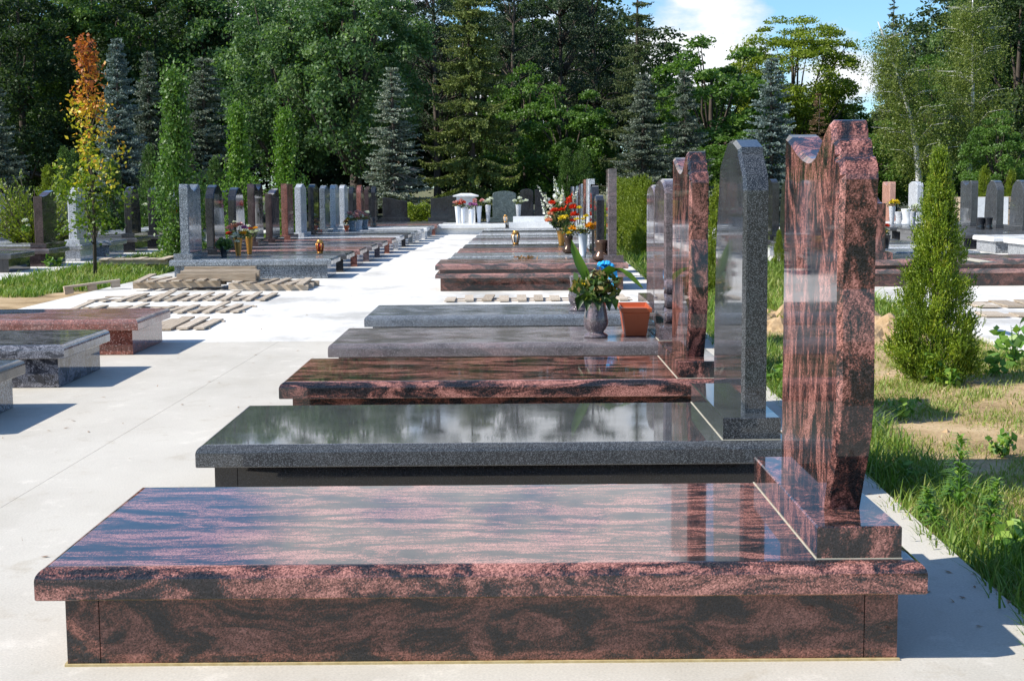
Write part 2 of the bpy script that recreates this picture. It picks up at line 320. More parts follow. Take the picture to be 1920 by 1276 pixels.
def concrete(name, base, tone, stain):
    m, nt, out = newmat(name); co = nd(nt, 'ShaderNodeTexCoord').outputs['Object']
    big = nd(nt, 'ShaderNodeTexNoise', {'Vector': vmath(nt, 'MULTIPLY', co, (1,.55,1)), 'Scale': .9, 'Detail': 9.0, 'Roughness': .65}).outputs['Fac']
    fine = nd(nt, 'ShaderNodeTexNoise', {'Vector': co, 'Scale': 130.0, 'Detail': 3.0}).outputs['Fac']
    mid = nd(nt, 'ShaderNodeTexNoise', {'Vector': vmath(nt, 'MULTIPLY', co, (1,.8,1)), 'Scale': 4.5, 'Detail': 8.0, 'Roughness': .7}).outputs['Fac']
    col = ramp(nt, big, [(.36, stain), (.5, base), (.68, tone)])
    pale = nd(nt, 'ShaderNodeMapRange', {0: mid, 1: .57, 2: .72, 3: 0.0, 4: .7}).outputs[0]
    col = mix(nt, pale, col, (min(base[0]*1.32,.85), min(base[1]*1.32,.85), min(base[2]*1.34,.84)))
    dirt = nd(nt, 'ShaderNodeMapRange', {0: mid, 1: .43, 2: .30, 3: 0.0, 4: .5}).outputs[0]
    col = mix(nt, dirt, col, (base[0]*.72, base[1]*.66, base[2]*.56))
    g = fmath(nt, 'ADD', fmath(nt, 'MULTIPLY', fine, .5), .75)
    col = mix(nt, 1.0, col, nd(nt, 'ShaderNodeCombineColor', {0: g, 1: g, 2: g}).outputs[0], 'MULTIPLY')
    sp = nd(nt, 'ShaderNodeTexVoronoi', {'Vector': co, 'Scale': 26.0}).outputs['Distance']
    col = mix(nt, nd(nt, 'ShaderNodeMapRange', {0: sp, 1: .07, 2: .04, 3: 0.0, 4: .45}).outputs[0], col, (.16,.13,.10))
    bp = nd(nt, 'ShaderNodeBump', {'Strength': .15, 'Distance': .004, 'Height': fine})
    pbsdf(nt, out, col, .8, 1.45, bp.outputs[0]); return m
M['conc'] = concrete('cast concrete', (.53,.49,.42), (.58,.54,.465), (.465,.428,.36))
M['conc_new'] = concrete('new pale concrete', (.69,.66,.605), (.74,.71,.655), (.46,.44,.40))
gr = sheet('ground', [(-1500,-300),(1500,-300),(1500,2500),(-1500,2500)], -.06, M['lawn'])
sheet('wood_floor', [(-70,47),(70,47),(90,150),(-90,150)], -.056, M['needlefloor'])
ER = lambda y: 1.535 + .0215*(y-3.7)          # edge of the right-hand concrete
EL_ = lambda y: -5.45 + .012*(y-15.9)
CL = lambda y: 4.0 + .02*(y-12)
def slabbed(name, quad, m, thick=.07):
    mb = MB(); n = len(quad)
    mb.add([(x,y,0) for x,y in quad]+[(x,y,-thick) for x,y in quad], [tuple(range(n))]+[(i+n,(i+1)%n+n,(i+1)%n,i) for i in range(n)])
    return tag(mb.build(name, m), kind='structure')
YS = 12.1
jx = lambda y: -2.226 + .0190*y
slabbed('path', [(-12,-4),(jx(-4)-.0012,-4),(jx(YS)-.0012,YS-.003),(-12,YS-.003)], M['conc'])
slabbed('path', [(jx(-4)+.0012,-4),(ER(-4),-4),(ER(YS),YS-.003),(jx(YS)+.0012,YS-.003)], M['conc'])
slabbed('path', [(EL_(YS),YS),(ER(YS),YS),(ER(43),43),(EL_(43),43)], M['conc_new'])
slabbed('path', [(-14.5,15),(-7.55,15),(-7.1,45),(-14.5,45)], M['conc_new'])
slabbed('path', [(CL(2),2),(13.5,2),(13.5,45),(CL(45),45)], M['conc_new'])
sheet('soil', [(-12,YS+.02),(EL_(YS)-.01,YS+.02),(EL_(19.5)-.01,19.0),(-6.3,18.6),(-7.0,17.6),(-12,16.5)], -.045, M['soil'])
sheet('soil', [(ER(2)+.01,2),(CL(2)-.01,2),(CL(17)-.01,17),(ER(16)+.02,16)], -.045, M['soil'])
# ------------------------------------------------------------------ headstone outlines: (y, z) of a w x h face, y=0 towards the camera
def arc(cx, cz, rx, rz, a0, a1, n): return [(cx+rx*math.cos(math.radians(a0+(a1-a0)*k/n)), cz+rz*math.sin(math.radians(a0+(a1-a0)*k/n))) for k in range(n+1)]
def o_steps(w, h):                            # high near shoulder falling in three rolls, scooped top
    s = h/1.10
    p = [(.14,0),(.095,.08*h),(.05,.15*h),(.018,.22*h),(.002,.29*h),(0,.35*h),(.006,.45*h),(.016,.58*h),(.016,.70*h),(.004,h-.20*s),(0,h-.165*s)] + arc(.05,h-.165*s,.05,.062*s,180,90,7) + [(.062,h-.108*s)] + arc(.105,h-.108*s,.043,.056*s,180,90,7) + [(.116,h-.058*s)] + arc(.16,h-.056*s,.044,.056*s,180,90,7)
    k = (w-.185)/.465
    p += [(.185+(y-.185)*k, h-d*s) for y, d in ((.185,.010),(.22,.032),(.26,.066),(.30,.09),(.34,.101),(.38,.102),(.44,.091),(.50,.072),(.56,.047),(.61,.028),(.65,.018))] + [(w,0)]
    return p
def o_gable(w, h):                            # shouldered gable
    return [(0,0),(0,h-.21),(.02,h-.145),(.14,h-.058),(.143,h-.034),(.29,h),(w-.36,h),(w-.15,h-.10),(w-.04,h*.6),(w,h*.25),(w,0)]
def o_arch(w, h, bumps=False):                # hump between two lower shoulders
    p = [(0,0)]
    if bumps:
        for k in range(3): p += [(-(.06-.012*k)*math.cos(math.radians(t)), .01+.095*(k+.5)+.047*math.sin(math.radians(t))) for t in range(-80, 81, 20)]
        p += [(0,.30)]
    p += [(0,h-.10)] + arc(w/2,h-.10,w/2-.0,.10,180,0,14) + [(w,0)]
    return p
def o_shoulder(w, h): return [(0,0),(0,h-.10),(.05,h-.10)] + arc(w/2,h-.10,w/2-.05,.10,180,0,12) + [(w-.05,h-.10),(w,h-.10),(w,0)]
def o_peak(w, h): return [(0,0),(0,h-.07),(w*.14,h-.07)] + [(w*.14+(w*.36)*t, h-.07+.07*math.sin(t*math.pi/2)) for t in (.25,.5,.75,1)] + [(w*.5+(w*.36)*t, h-.07+.07*math.cos(t*math.pi/2)) for t in (.25,.5,.75,1)] + [(w,h-.07),(w,0)]
def o_wave(w, h): return [(0,0),(0,h-.02),(.05,h)] + [(.05+(w-.05)*t, h-.05*(1-math.cos(t*math.pi*1.25))) for t in (.15,.3,.45,.6,.75,.9,1)] + [(w,0)]
def o_twin(w, h):                             # two crests with a dip between
    return [(0,0),(0,h-.06),(.03,h),(.13,h),(.20,h-.05),(w*.5,h-.10),(w-.22,h-.05),(w-.12,h),(w-.03,h-.005),(w,h-.05),(w,0)]
def o_flat(w, h): return [(0,0),(0,h),(w,h),(w,0)]
def o_slant(w, h): return [(0,0),(0,h-.10),(.05,h-.11),(w*.35,h-.09),(w*.62,h-.03),(w-.08,h),(w,h),(w,0)]
OUT = dict(steps=o_steps, gable=o_gable, arch=o_arch, shoulder=o_shoulder, peak=o_peak, wave=o_wave, twin=o_twin, flat=o_flat, slant=o_slant, bumps=lambda w, h: o_arch(w, h, True))
def stone_mesh(kind, w, h, t, s, bend=None, bev=.012):   # s=+1: face looks to -x
    pts = OUT[kind](w, h); n = len(pts)
    # inward offset of the outline
    ins = []
    for i in range(n):
        a, b, c = Vector(pts[i-1]), Vector(pts[i]), Vector(pts[(i+1) % n])
        e0, e1 = (b-a).normalized(), (c-b).normalized()
        n0, n1 = Vector((e0.y, -e0.x)), Vector((e1.y, -e1.x)); q = n0+n1
        q = q.normalized() if q.length > .1 else n0
        k = 1/max(.5, q.dot(n0)); ins.append((b.x+q.x*bev*k, 0 if b.y == 0 else b.y+q.y*bev*k))
    bm = bmesh.new(); rg = []
    for P, x in ((ins, 0), (pts, bev), (pts, t)):
        rg.append([bm.verts.new((s*x, y, max(z, 0))) for y, z in P])
    for k in range(2):
        for i in range(n): bm.faces.new((rg[k][i], rg[k][(i+1) % n], rg[k+1][(i+1) % n], rg[k+1][i]))
    bm.faces.new(rg[0]); bm.faces.new(rg[2])
    bmesh.ops.remove_doubles(bm, verts=bm.verts, dist=1e-5)
    bmesh.ops.recalc_face_normals(bm, faces=bm.faces)
    if bend:
        for zc in np.linspace(.05, h-.12, 14):
            bmesh.ops.bisect_plane(bm, geom=bm.verts[:]+bm.edges[:]+bm.faces[:], dist=1e-5, plane_co=(0,0,zc), plane_no=(0,0,1))
        for v in bm.verts: v.co.x += s*(bend(v.co.z/h) + .032*(v.co.z/h)*(s*v.co.x/t))
    bmesh.ops.triangulate(bm, faces=[f for f in bm.faces if len(f.verts) > 4])
    me = bpy.data.meshes.new('headstone'); bm.to_mesh(me); bm.free(); return me
def slab_prof(z0, t, r=.035, n=7):
    return [(.004, z0), (0, z0+.004), (0, z0+t-r)] + [(r-r*math.cos(math.pi/2*k/n), z0+t-r+r*math.sin(math.pi/2*k/n)) for k in range(1, n+1)]
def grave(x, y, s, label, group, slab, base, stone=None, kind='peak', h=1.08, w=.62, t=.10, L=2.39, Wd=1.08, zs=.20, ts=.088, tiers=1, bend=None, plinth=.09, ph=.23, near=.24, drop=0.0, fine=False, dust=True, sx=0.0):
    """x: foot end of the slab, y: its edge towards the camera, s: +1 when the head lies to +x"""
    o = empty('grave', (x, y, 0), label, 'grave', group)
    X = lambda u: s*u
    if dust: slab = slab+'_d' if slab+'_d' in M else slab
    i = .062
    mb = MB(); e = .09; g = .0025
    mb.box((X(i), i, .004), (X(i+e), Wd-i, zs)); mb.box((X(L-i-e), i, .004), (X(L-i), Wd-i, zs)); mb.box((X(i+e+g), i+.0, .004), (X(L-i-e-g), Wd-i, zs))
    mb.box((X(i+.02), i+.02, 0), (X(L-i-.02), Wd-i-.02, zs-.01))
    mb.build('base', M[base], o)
    if fine:
        q = MB(); q.box((X(i-.006), i-.010, .0), (X(L-i+.006), i-.001, .006)); q.box((X(i-.008), i, .0), (X(i-.001), Wd-i, .006)); q.build('mortar_bed', M['mortar'], o)
    zt = zs
    if tiers == 2:
        mb = MB(); x0, x1 = sorted((X(0), X(L))); mb.rings(x0, x1, 0, Wd, slab_prof(zs, .06, .025)); mb.build('lower_slab', M[slab], o)
        mb = MB(); mb.box((X(.06), .06, zs+.06), (X(L-.06), Wd-.06, zs+.105)); mb.build('riser', M[base], o); zt = zs+.105
        mb = MB(); mb.rings(x0+.0, x1-.0, .02, Wd-.02, slab_prof(zt, .075, .03)); mb.build('slab', M[slab], o); zt += .075
    else:
        mb = MB(); x0, x1 = sorted((X(0), X(L))); mb.rings(x0, x1, 0, Wd, slab_prof(zs, ts, .035, 9 if fine else 5)); mb.build('slab', M[slab], o); zt = zs+ts
    if stone:
        u0 = L-.06-ph
        mb = MB(); x0, x1 = sorted((X(u0), X(u0+ph))); mb.rings(x0, x1, .045, Wd-.03, [(0,zt+.001),(0,zt+plinth-.004),(.004,zt+plinth)])
        p = mb.build('plinth', M[stone], o)
        if fine:
            q = MB(); q.box((X(u0-.003), .0425, zt-.0), (X(u0+ph+.002), Wd-.028, zt+.0025)); q.build('sealant', M['seal'], p)
        sm = stone_mesh(kind, w, h, t, s, bend, .014 if fine else .012)
        st = link('headstone', sm, M[stone], o, (X(u0+.055+sx), near, zt+plinth))
        if fine:
            q = MB(); q.box((X(u0+.052+sx), near+(.13 if kind == 'steps' else -.003), zt+plinth-.001), (X(u0+.055+sx+t), near+w+.003, zt+plinth+.0025)); q.build('sealant', M['seal'], st)
    return o
curv = lambda q: float(np.interp(q, (0,.07,.15,.29,.43,.57,.71,1), (0,.013,.024,.035,.033,.018,.010,.008)))
ga = 'new graves in the right front row'
gx = lambda d: -1.291 + .0066*(d-3.735)
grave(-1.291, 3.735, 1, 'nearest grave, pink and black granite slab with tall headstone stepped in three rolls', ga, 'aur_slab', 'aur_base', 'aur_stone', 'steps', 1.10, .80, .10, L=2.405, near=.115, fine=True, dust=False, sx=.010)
grave(-1.260, 5.562, 1, 'black speckled granite grave with shouldered gable headstone, second from the front', ga, 'black', 'black_shaded', 'black', 'gable', 1.11, .80, .10, near=.16, fine=True, sx=.036)
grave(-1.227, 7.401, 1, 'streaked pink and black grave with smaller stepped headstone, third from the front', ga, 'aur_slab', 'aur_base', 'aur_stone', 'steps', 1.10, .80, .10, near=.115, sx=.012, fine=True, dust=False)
grave(-1.204, 9.233, 1, 'brownish grey grave with vase, orange planter and arched headstone with carved rolls', ga, 'purple', 'purple', 'purple', 'bumps', .97, .66, .10, near=.28, L=2.46, fine=True)
grave(-1.174, 11.257, 1, 'blue grey granite grave behind the orange planter, last before the wooden pallet', ga, 'blue', 'blue', 'purple', 'arch', .93, .62, .10, L=2.56, fine=True)
# left front row: only the foot ends are in the picture
gb = 'graves cut off by the left edge'
for k, (yy, sl, ba, st, kd, lb) in enumerate([(7.46,'dark','grey','dark','gable','black polished slab on grey base cut off by the left edge, nearest on the left'),
        (9.276,'swirl','swirl','grey','peak','dark slab with pale swirls on swirled base, second on the left'), (11.124,'red','red','redbrown','wave','red granite slab on red base in front of the flat wooden boards')]):
    grave(-2.945+.003*k, yy, -1, lb, gb, sl, ba, st, kd, 1.05, .62, .10)
# ------------------------------------------------------------------ the far rows
ORD = ['first','second','third','fourth','fifth','sixth','seventh','eighth','ninth','tenth','eleventh','twelfth','thirteenth','fourteenth','fifteenth','sixteenth']
gB = 'graves of the long left row beyond the pallets'
B = [('bluegrey','bluegrey','twin',1.17,.66,'first grave of the long left row, steel grey slab with tall pale twin crested headstone'),
 ('dark','dark','gable',1.16,.64,'dark grave with slim dark gabled headstone beside the gold flower vases'),
 ('redbrown','dark','gable',1.12,.62,'grave with reddish slab edge and dark gabled headstone behind the gold flower vases'),
 ('purple','darkbrown','twin',1.18,.66,'brown grave with wavy dark brown twin crested headstone in the left row'),
 ('purple','darkbrown','slant',1.10,.66,'brown grave with dark headstone cut in a rising scoop in the left row'),
 ('redbrown','redbrown','flat',1.19,.56,'grave with plain rough red brown block headstone in the left row'),
 ('lightgrey','lightgrey','peak',1.19,.62,'grave with light grey peaked headstone just behind the red brown block'),
 ('dark','dark','peak',1.19,.60,'grave with dark peaked headstone between two grey peaked ones'),
 ('bluegrey','bluegrey','peak',1.16,.60,'grave with steel grey peaked headstone behind a dark peaked one'),
 ('lightgrey','lightgrey','shoulder',1.18,.60,'grave with pale grey shouldered headstone before a white rounded one'),
 ('white','lightgrey','arch',1.18,.60,'grave with whitish rounded headstone beside grey vases of pink flowers'),
 ('bluegrey','dark','gable',1.16,.58,'grave with steel dark gabled headstone behind the pink flowers'),
 ('redbrown','redbrown','gable',1.17,.58,'grave with red brown gabled headstone far back in the left row'),
 ('darkbrown','darkbrown','slant',1.14,.58,'grave with dark brown slanting headstone, last but one in the left row'),
 ('dark','dark','gable',1.16,.58,'last grave of the left row with dark gabled headstone')]
for k, (sl, st, kd, h, w, lb) in enumerate(B):
    d = 20.52 + 1.52*k
    grave(-2.60 + .0325*(d-20.5), d, -1, lb, gB, sl, sl, st, kd, h-.17, w+.17, .13, L=2.34, Wd=1.12, near=.10+.06*R.random(), ph=.27, plinth=.085)
gR = 'graves of the long right row beyond the pallet'
RR = [('aur_slab','aur_base','purple','flat',1.08,.34,2,'two-tiered pink and black granite grave with tall narrow marbled headstone'),
 ('bluegrey','dark','dark','peak',.80,.55,1,'grave with low dark headstone behind the white flower bucket'),
 ('grey','grey','dark','gable',1.08,.60,1,'grave with dark square shouldered headstone, third in the right row'),
 ('redbrown','lightgrey','lightgrey','flat',1.17,.56,1,'grave with pink slab and pale ribbed block headstone in the right row'),
 ('dark','dark','redbrown','flat',1.17,.56,1,'grave with red brown block headstone behind the pale ribbed one'),
 ('lightgrey','lightgrey','bluegrey','shoulder',1.10,.58,1,'grave with steel grey shouldered headstone behind the red gladioli'),
 ('purple','purple','darkbrown','gable',1.10,.58,1,'grave with brown gabled headstone behind the red gladioli'),
 ('grey','grey','bluegrey','peak',1.06,.58,1,'grave with grey peaked headstone far back in the right row'),
 ('lightgrey','lightgrey','dark','gable',1.05,.58,1,'grave with dark gabled headstone on pale slab far back in the right row'),
 ('dark','dark','grey','arch',1.05,.58,1,'dark grave with grey rounded headstone, last but one in the right row'),
 ('lightgrey','lightgrey','dark','peak',1.05,.58,1,'last pale grave of the right row near the white stele')]
for k, (sl, ba, st, kd, h, w, tr, lb) in enumerate(RR):
    d = 17.78 + 1.62*k
    L = 2.34 if k else 2.42
    grave(-.955 + .0185*(d-17.8), d, 1, lb, gR, sl, ba, st, kd, h if k < 2 else h-.13, w, .11, L=L, Wd=1.16, tiers=tr, zs=.165 if tr == 2 else .2, near=.2, ph=.24, ts=.085)
gA = 'graves of the row beyond the autumn tree'
A = [('dark','dark',None,'peak',1,.6,'low dark slab without a stone at the left edge behind the grass'),
 ('darkbrown','darkbrown','darkbrown','slant',1.10,.66,'grave with broad brown headstone with rolls at its foot, left of the autumn tree'),
 ('grey','lightgrey','lightgrey','gable',1.15,.60,'grave with light grey gabled headstone half hidden by the autumn tree'),
 ('grey','grey',None,'peak',1,.6,'grey slab without a stone right behind the autumn tree trunk'),
 ('dark','dark','dark','gable',1.16,.62,'grave with dark gabled headstone left of the red potted flowers'),
 ('dark','dark','dark','peak',1.16,.62,'grave with dark peaked headstone right of the red potted flowers'),
 ('grey','grey','bluegrey','arch',1.05,.62,'grave with grey rounded headstone behind the dark green columnar tree'),
 ('bluegrey','bluegrey','dark','slant',1.1,.62,'grave with dark slanting headstone seen between the left row stones'),
 ('lightgrey','lightgrey','darkbrown','shoulder',1.05,.7,'grave with pale edged shouldered headstone seen between the left row stones'),
 ('grey','grey','dark','arch',1.08,.62,'grave with dark rounded headstone far back in the row beyond the autumn tree')]
for k, (sl, ba, st, kd, h, w, lb) in enumerate(A):
    d = 22.6 + 1.72*k
    xs = -8.12 + .03*(d-24.8)
    grave(xs-2.10, d, 1, lb, gA, sl, ba, st, kd, h-.2, w+.1, .15, L=2.34, Wd=1.14, near=.12, ph=.27, zs=.22, bend=None)
for k, (d, st, kd, lb) in enumerate([(30.5,'lightgrey','slant','grave with pale leaning edge headstone by the juniper at the left edge'),(33.5,'grey','peak','grey headstone grave behind the juniper bush')]):
    grave(-13.4+.5*k, d, 1, lb, 'graves by the juniper', 'grey', 'grey', st, kd, .85, .9, .14, L=2.3, Wd=1.3)
gC = 'graves of the row right of the grass strip'
C = [('aur_slab','aur_base','aur_stone','slant',.72,.5,2,'two-tiered pink and black grave on the right with small leaning headstone'),
 ('dark','dark','dark','peak',1.12,.6,1,'dark grave hidden behind the nearest tall headstone'),
 ('bluegrey','bluegrey','bluegrey','gable',1.1,.6,1,'steel grey grave behind the two-tiered grave on the right'),
 ('lightgrey','lightgrey','dark','peak',1.12,.6,1,'pale grave with dark headstone in the row right of the grass'),
 ('dark','dark','dark','gable',1.12,.6,1,'dark slab grave with gabled headstone in the row right of the grass'),
 ('dark','lightgrey','dark','peak',1.16,.6,1,'grave with dark green peaked headstone seen between the two nearest tall stones'),
 ('grey','grey','grey','peak',1.1,.6,1,'grey grave behind the dark green peaked headstone'),
 ('dark','dark','bluegrey','gable',1.1,.6,1,'grave with steel grey gabled headstone far back right of the hedge'),
 ('lightgrey','lightgrey','dark','arch',1.1,.6,1,'grave with dark rounded headstone farthest back right of the hedge')]
for k, (sl, ba, st, kd, h, w, tr, lb) in enumerate(C):
    d = 18.02 + 1.62*k
    grave(6.95 + .02*(d-18), d, -1, lb, gC, sl, ba, st, kd, h if k == 0 else h-.13, w+.1, .13, L=2.42, Wd=1.16, tiers=tr, zs=.165 if tr == 2 else .2, near=.2, ph=.25, drop=0)
gD = 'graves on the far right'
Dd = [(24.8,'white','grey','slate','gable','white slab grave on grey speckled base, nearest of the far right row'),
 (26.4,'white','grey','slate','gable','white slab grave on grey base behind the nearest white one on the far right'),
 (28.1,'dark','dark','slate','peak','dark slab grave behind the white slabs on the far right'),
 (29.8,'dark','dark','slate','gable','grave with dark headstone cut off by the right edge'),
 (31.3,'dark','dark','slate','gable','grave with broad dark gabled headstone on the far right'),
 (32.9,'dark','dark','slate','twin','grave with wavy slate grey headstone right of the thuja'),
 (34.9,'bluegrey','bluegrey','bluegrey','peak','steel grey grave peeping out right of the thuja top'),
 (36.9,'white','white','lightgrey','arch','grave with white headstone half hidden left of the thuja'),
 (39.3,'salmon','salmon','salmon','twin','grave with salmon coloured twin crested headstone and white vases'),
 (41.2,'dark','dark','darkbrown','twin','dark brown twin crested grave left of the salmon one')]
for k, (d, sl, ba, st, kd, lb) in enumerate(Dd):
    grave(8.95 - .03*(d-26), d, 1, lb, gD, sl, ba, st, kd, .96, .8, .16, L=2.2, Wd=1.2, near=.2, ph=.28, zs=.22)
# ------------------------------------------------------------------ the end row, facing the camera
def facing(px, ytop, D, wpx, label, st, kd, hz=None, sl='dark', t=.16, slabL=1.6, gap=0):
    p = at(px, 420, D); w = wpx*D/F; h = at(px, ytop, D).z
    o = empty('grave', (p.x, D, 0), label, 'grave', 'graves closing the view')
    mb = MB(); mb.box((-w/2-.12, -slabL, 0), (w/2+.12, .3, .20)); mb.build('base', M[sl], o)
    mb = MB(); mb.rings(-w/2-.18, w/2+.18, -slabL-.06, .36, slab_prof(.201, .07, .03)); mb.build('slab', M[sl], o)
    mb = MB(); mb.rings(-w/2-.08, w/2+.08, -.12, .26, [(0,.272),(0,.39),(.004,.395)]); mb.build('plinth', M[st if st != 'white' else sl], o)
    sm = stone_mesh(kd, w, h-.395, t, 1)
    s = link('headstone', sm, M[st], o, (-w/2, 0, .395)); s.rotation_euler = (0, 0, math.pi/2); s.location = (w/2, 0, .395)
    return o
facing(741, 370, 43.2, 46, 'wide black polished headstone grave left of the low yellow hedge', 'dark', 'slant')
facing(836, 365, 43.2, 56, 'broad black headstone grave with wavy top left of the white stele', 'dark', 'wave')
facing(946, 358, 42.4, 44, 'grey green rough headstone grave with rounded top right of the white stele', 'greenrough', 'arch', sl='grey')
facing(988, 354, 45.5, 25, 'tall black headstone grave behind the low pale wall', 'dark', 'arch')
facing(1014, 355, 45.5, 22, 'second black headstone grave behind the low pale wall, beside the tall one', 'dark', 'slant')
facing(1290, 352, 46, 40, 'black headstone grave at the far end behind the tall stones', 'dark', 'arch')
p = at(874, 408, 41.6)
o = empty('stele', (p.x, 41.6, 0), 'white roofed stele with flowers before it at the end of the path', 'stele')
q = MB(); q.box((-.95,-2.1,0),(.85,.35,.17)); q.build('base', M['white'], o)
q = MB(); q.rings(-1.05,1.15,-2.2,.4,slab_prof(.171,.10,.02)); q.build('slab', M['white'], o)
q = MB(); q.box((-.27,-.18,.272),(-.16,.16,1.02)); q.box((.16,-.18,.272),(.27,.16,1.02)); q.box((-.158,-.10,.272),(.158,.12,1.02)); q.build('body', M['white'], o)
q = MB(); q.add([(-.37,-.26,1.022),(.37,-.26,1.022),(.37,.24,1.022),(-.37,.24,1.022),(-.37,-.26,1.06),(.37,-.26,1.06),(.37,.24,1.06),(-.37,.24,1.06),(-.15,-.03,1.12),(.15,-.03,1.12)],
  [(0,3,2,1),(0,1,5,4),(1,2,6,5),(2,3,7,6),(3,0,4,7),(4,5,9,8),(6,7,8,9),(5,6,9),(7,4,8)]); q.build('roof_cap', M['white'], o)
p = at(995, 412, 40.6); q = MB(); q.box((-.5,-.12,0),(.46,.12,.46)); q.box((-.62,-.45,0),(.62,-.13,.30)); tag(q.build('low_wall', M['white'], None, (p.x, 40.6, 0)), 'low pale stone wall before the black headstones at the far end', 'wall')
# ------------------------------------------------------------------ pallets and boards
def pallet(pos, nb, Lx, Ly, label, rz=0, z0=.0, tilt=0, flat=False, gap=.45, along='y', jit=.02):
    """deck boards run along local y, stringers along local x"""
    o = empty('pallet', pos, label, 'pallet', 'wooden pallets', rz); o.rotation_euler = (0, tilt, rz)
    hs = .008 if flat else .08
    for yy in ((.08, Ly*.5, Ly-.08) if not flat else (.15, Ly-.15)):
        q = MB(); q.box((0, yy-.035, .0), (Lx, yy+.035, hs)); q.build('stringer', M['wood'], o)
    pw = Lx/nb
    for k in range(nb):
        q = MB(); bw = pw*(1-gap)*R.uniform(.9,1.15); x = pw*(k+.5) + R.normal()*jit*.5
        Mx = Matrix.Rotation(R.normal()*.03, 4, 'Z')
        y0, y1 = R.uniform(-.05,.03), Ly+R.uniform(-.10,.04)
        q.box((-bw/2, y0, hs+.001), (bw/2, y1, hs+.019), Matrix.Translation((x,0,0)) @ Mx @ Matrix.Rotation(R.normal()*.02, 4, 'X'))
        q.build('deck_board', M['woody'], o)
    return o
a = gp(160, 567); pallet((a.x, a.y, .002), 14, 2.12, .98, 'long row of flat grey boards lying on the concrete before the stacked pallets', 0, flat=True, gap=.5)
a = gp(112, 590); pallet((a.x, a.y, .002), 13, 1.92, .98, 'flat row of boards just behind the red granite slab', 0, flat=True, gap=.48)
a = gp(262, 620); pallet((a.x, a.y, .002), 4, .62, 1.0, 'few flat boards nearest the red granite slab end', 0, flat=True, gap=.3)
a = gp(248, 546); pallet((a.x, a.y, .03), 7, 1.12, 1.0, 'raised slatted pallet left under the pile of beams', .02, tilt=-.015)
a = gp(427, 546); pallet((a.x, a.y, .02), 6, 1.02, 1.0, 'raised slatted pallet on the right with its end towards the path', -.03, tilt=.03)
a = gp(832, 567); pallet((a.x, a.y, .002), 11, 2.15, .62, 'low pallet in the gap of the right row before the two-tiered grave', 0, flat=True, gap=.48)
a = gp(1830, 578); pallet((a.x, a.y, .002), 7, 1.9, .9, 'grey wooden pallet lying right of the thuja', -.12, flat=True, gap=.3)
a = gp(1845, 596); pallet((a.x, a.y, .002), 6, 1.7, .5, 'second grey pallet right of the thuja, nearer the grass', -.12, flat=True, gap=.3)
a = gp(186, 499); pallet((a.x, a.y, .02), 8, 1.15, .8, 'pallet lying in the grass right of the autumn tree', .04, gap=.12)
a = gp(122, 546); o = empty('pallet', (a.x, a.y, -.04), 'broken pallet runner tilted in the sand left of the boards', 'pallet', 'wooden pallets', .45); o.rotation_euler = (0, -.10, .45)
q = MB(); q.box((0,0,.075),(.72,.10,.10)); q.build('deck_board', M['wood'], o)
for xx in (.0,.30,.60):
    q = MB(); q.box((xx,.005,0),(xx+.11,.095,.074)); q.build('block', M['wood'], o)
a = gp(330, 519); o = empty('beam_pile', (at(327,510,18.55).x, 18.55, .112), 'pile of long pale timber beams on top of the raised pallets', 'timber')
for k in range(4):
    q = MB(); q.box((.02*k+R.uniform(0,.08), -.09+.11*k, .0), (1.05+R.uniform(-.1,.12), -.09+.11*k+.095, .095+.012*(k % 2)+.02*k)); q.build('beam', M['wood'], o)
for px, py in ((282, 540), (500, 541)):
    a = gp(px, py); q = MB(); q.box((0,0,0),(.09,.5,.04)); q.box((.02,.02,.041),(.11,.52,.075)); tag(q.build('timber_block', M['woody'], None, (a.x, a.y-.2, 0)), 'short timber block wedged under the %s raised pallet' % ('left' if px < 400 else 'right'), 'timber')
a = gp(1850, 436); o = empty('lumber_stack', (at(1850,400,37).x, 37, 0), 'stack of rough boards and firewood behind the dark headstones at the right edge', 'lumber')
for k in range(6):
    q = MB(); x = -.6
    while x < 2.4:
        w = R.uniform(.15,.5); q.box((x, R.uniform(0,.12), .16*k), (x+w-.02, 1.0, .16*k+.14)); x += w
    q.build('board_layer', M['wood'], o)
q = MB(); q.box((0,0,0),(.9,.15,.95)); tag(q.build('concrete_panel', M['white'], None, (at(1853,400,36).x-.4, 36, 0)), 'white upright slab standing between two dark headstones on the far right', 'slab')
# mound of earth
def mound(x, y, rx, ry, h, label, n=26, m='earth'):
    bm = bmesh.new(); vs = []
    for j in range(n+1):
        row = []
        for i in range(n+1):
            u, v = i/n*2-1, j/n*2-1; r = math.hypot(u, v)
            z = h*max(0, 1-r*r)**1.2*(1+.35*math.sin(7*u+3*v)+.3*math.sin(11*v-5*u)) + R.normal()*.012*(r < .95)
            row.append(bm.verts.new((x+u*rx, y+v*ry, -.05+z-(.03 if r >= 1 else 0))))
        vs.append(row)
    for j in range(n):
        for i in range(n): bm.faces.new((vs[j][i], vs[j][i+1], vs[j+1][i+1], vs[j+1][i]))
    me = bpy.data.meshes.new('mound'); bm.to_mesh(me); bm.free()
    return tag(link('earth_mound', me, M[m]), label, 'earth mound')
a = gp(1655, 632); mound(a.x, a.y+.6, .55, .9, .16, 'heap of crumbly earth left of the thuja')
a = gp(1450, 600); mound(a.x+.1, a.y, .5, .8, .12, 'heap of earth between the two nearest tall headstones')
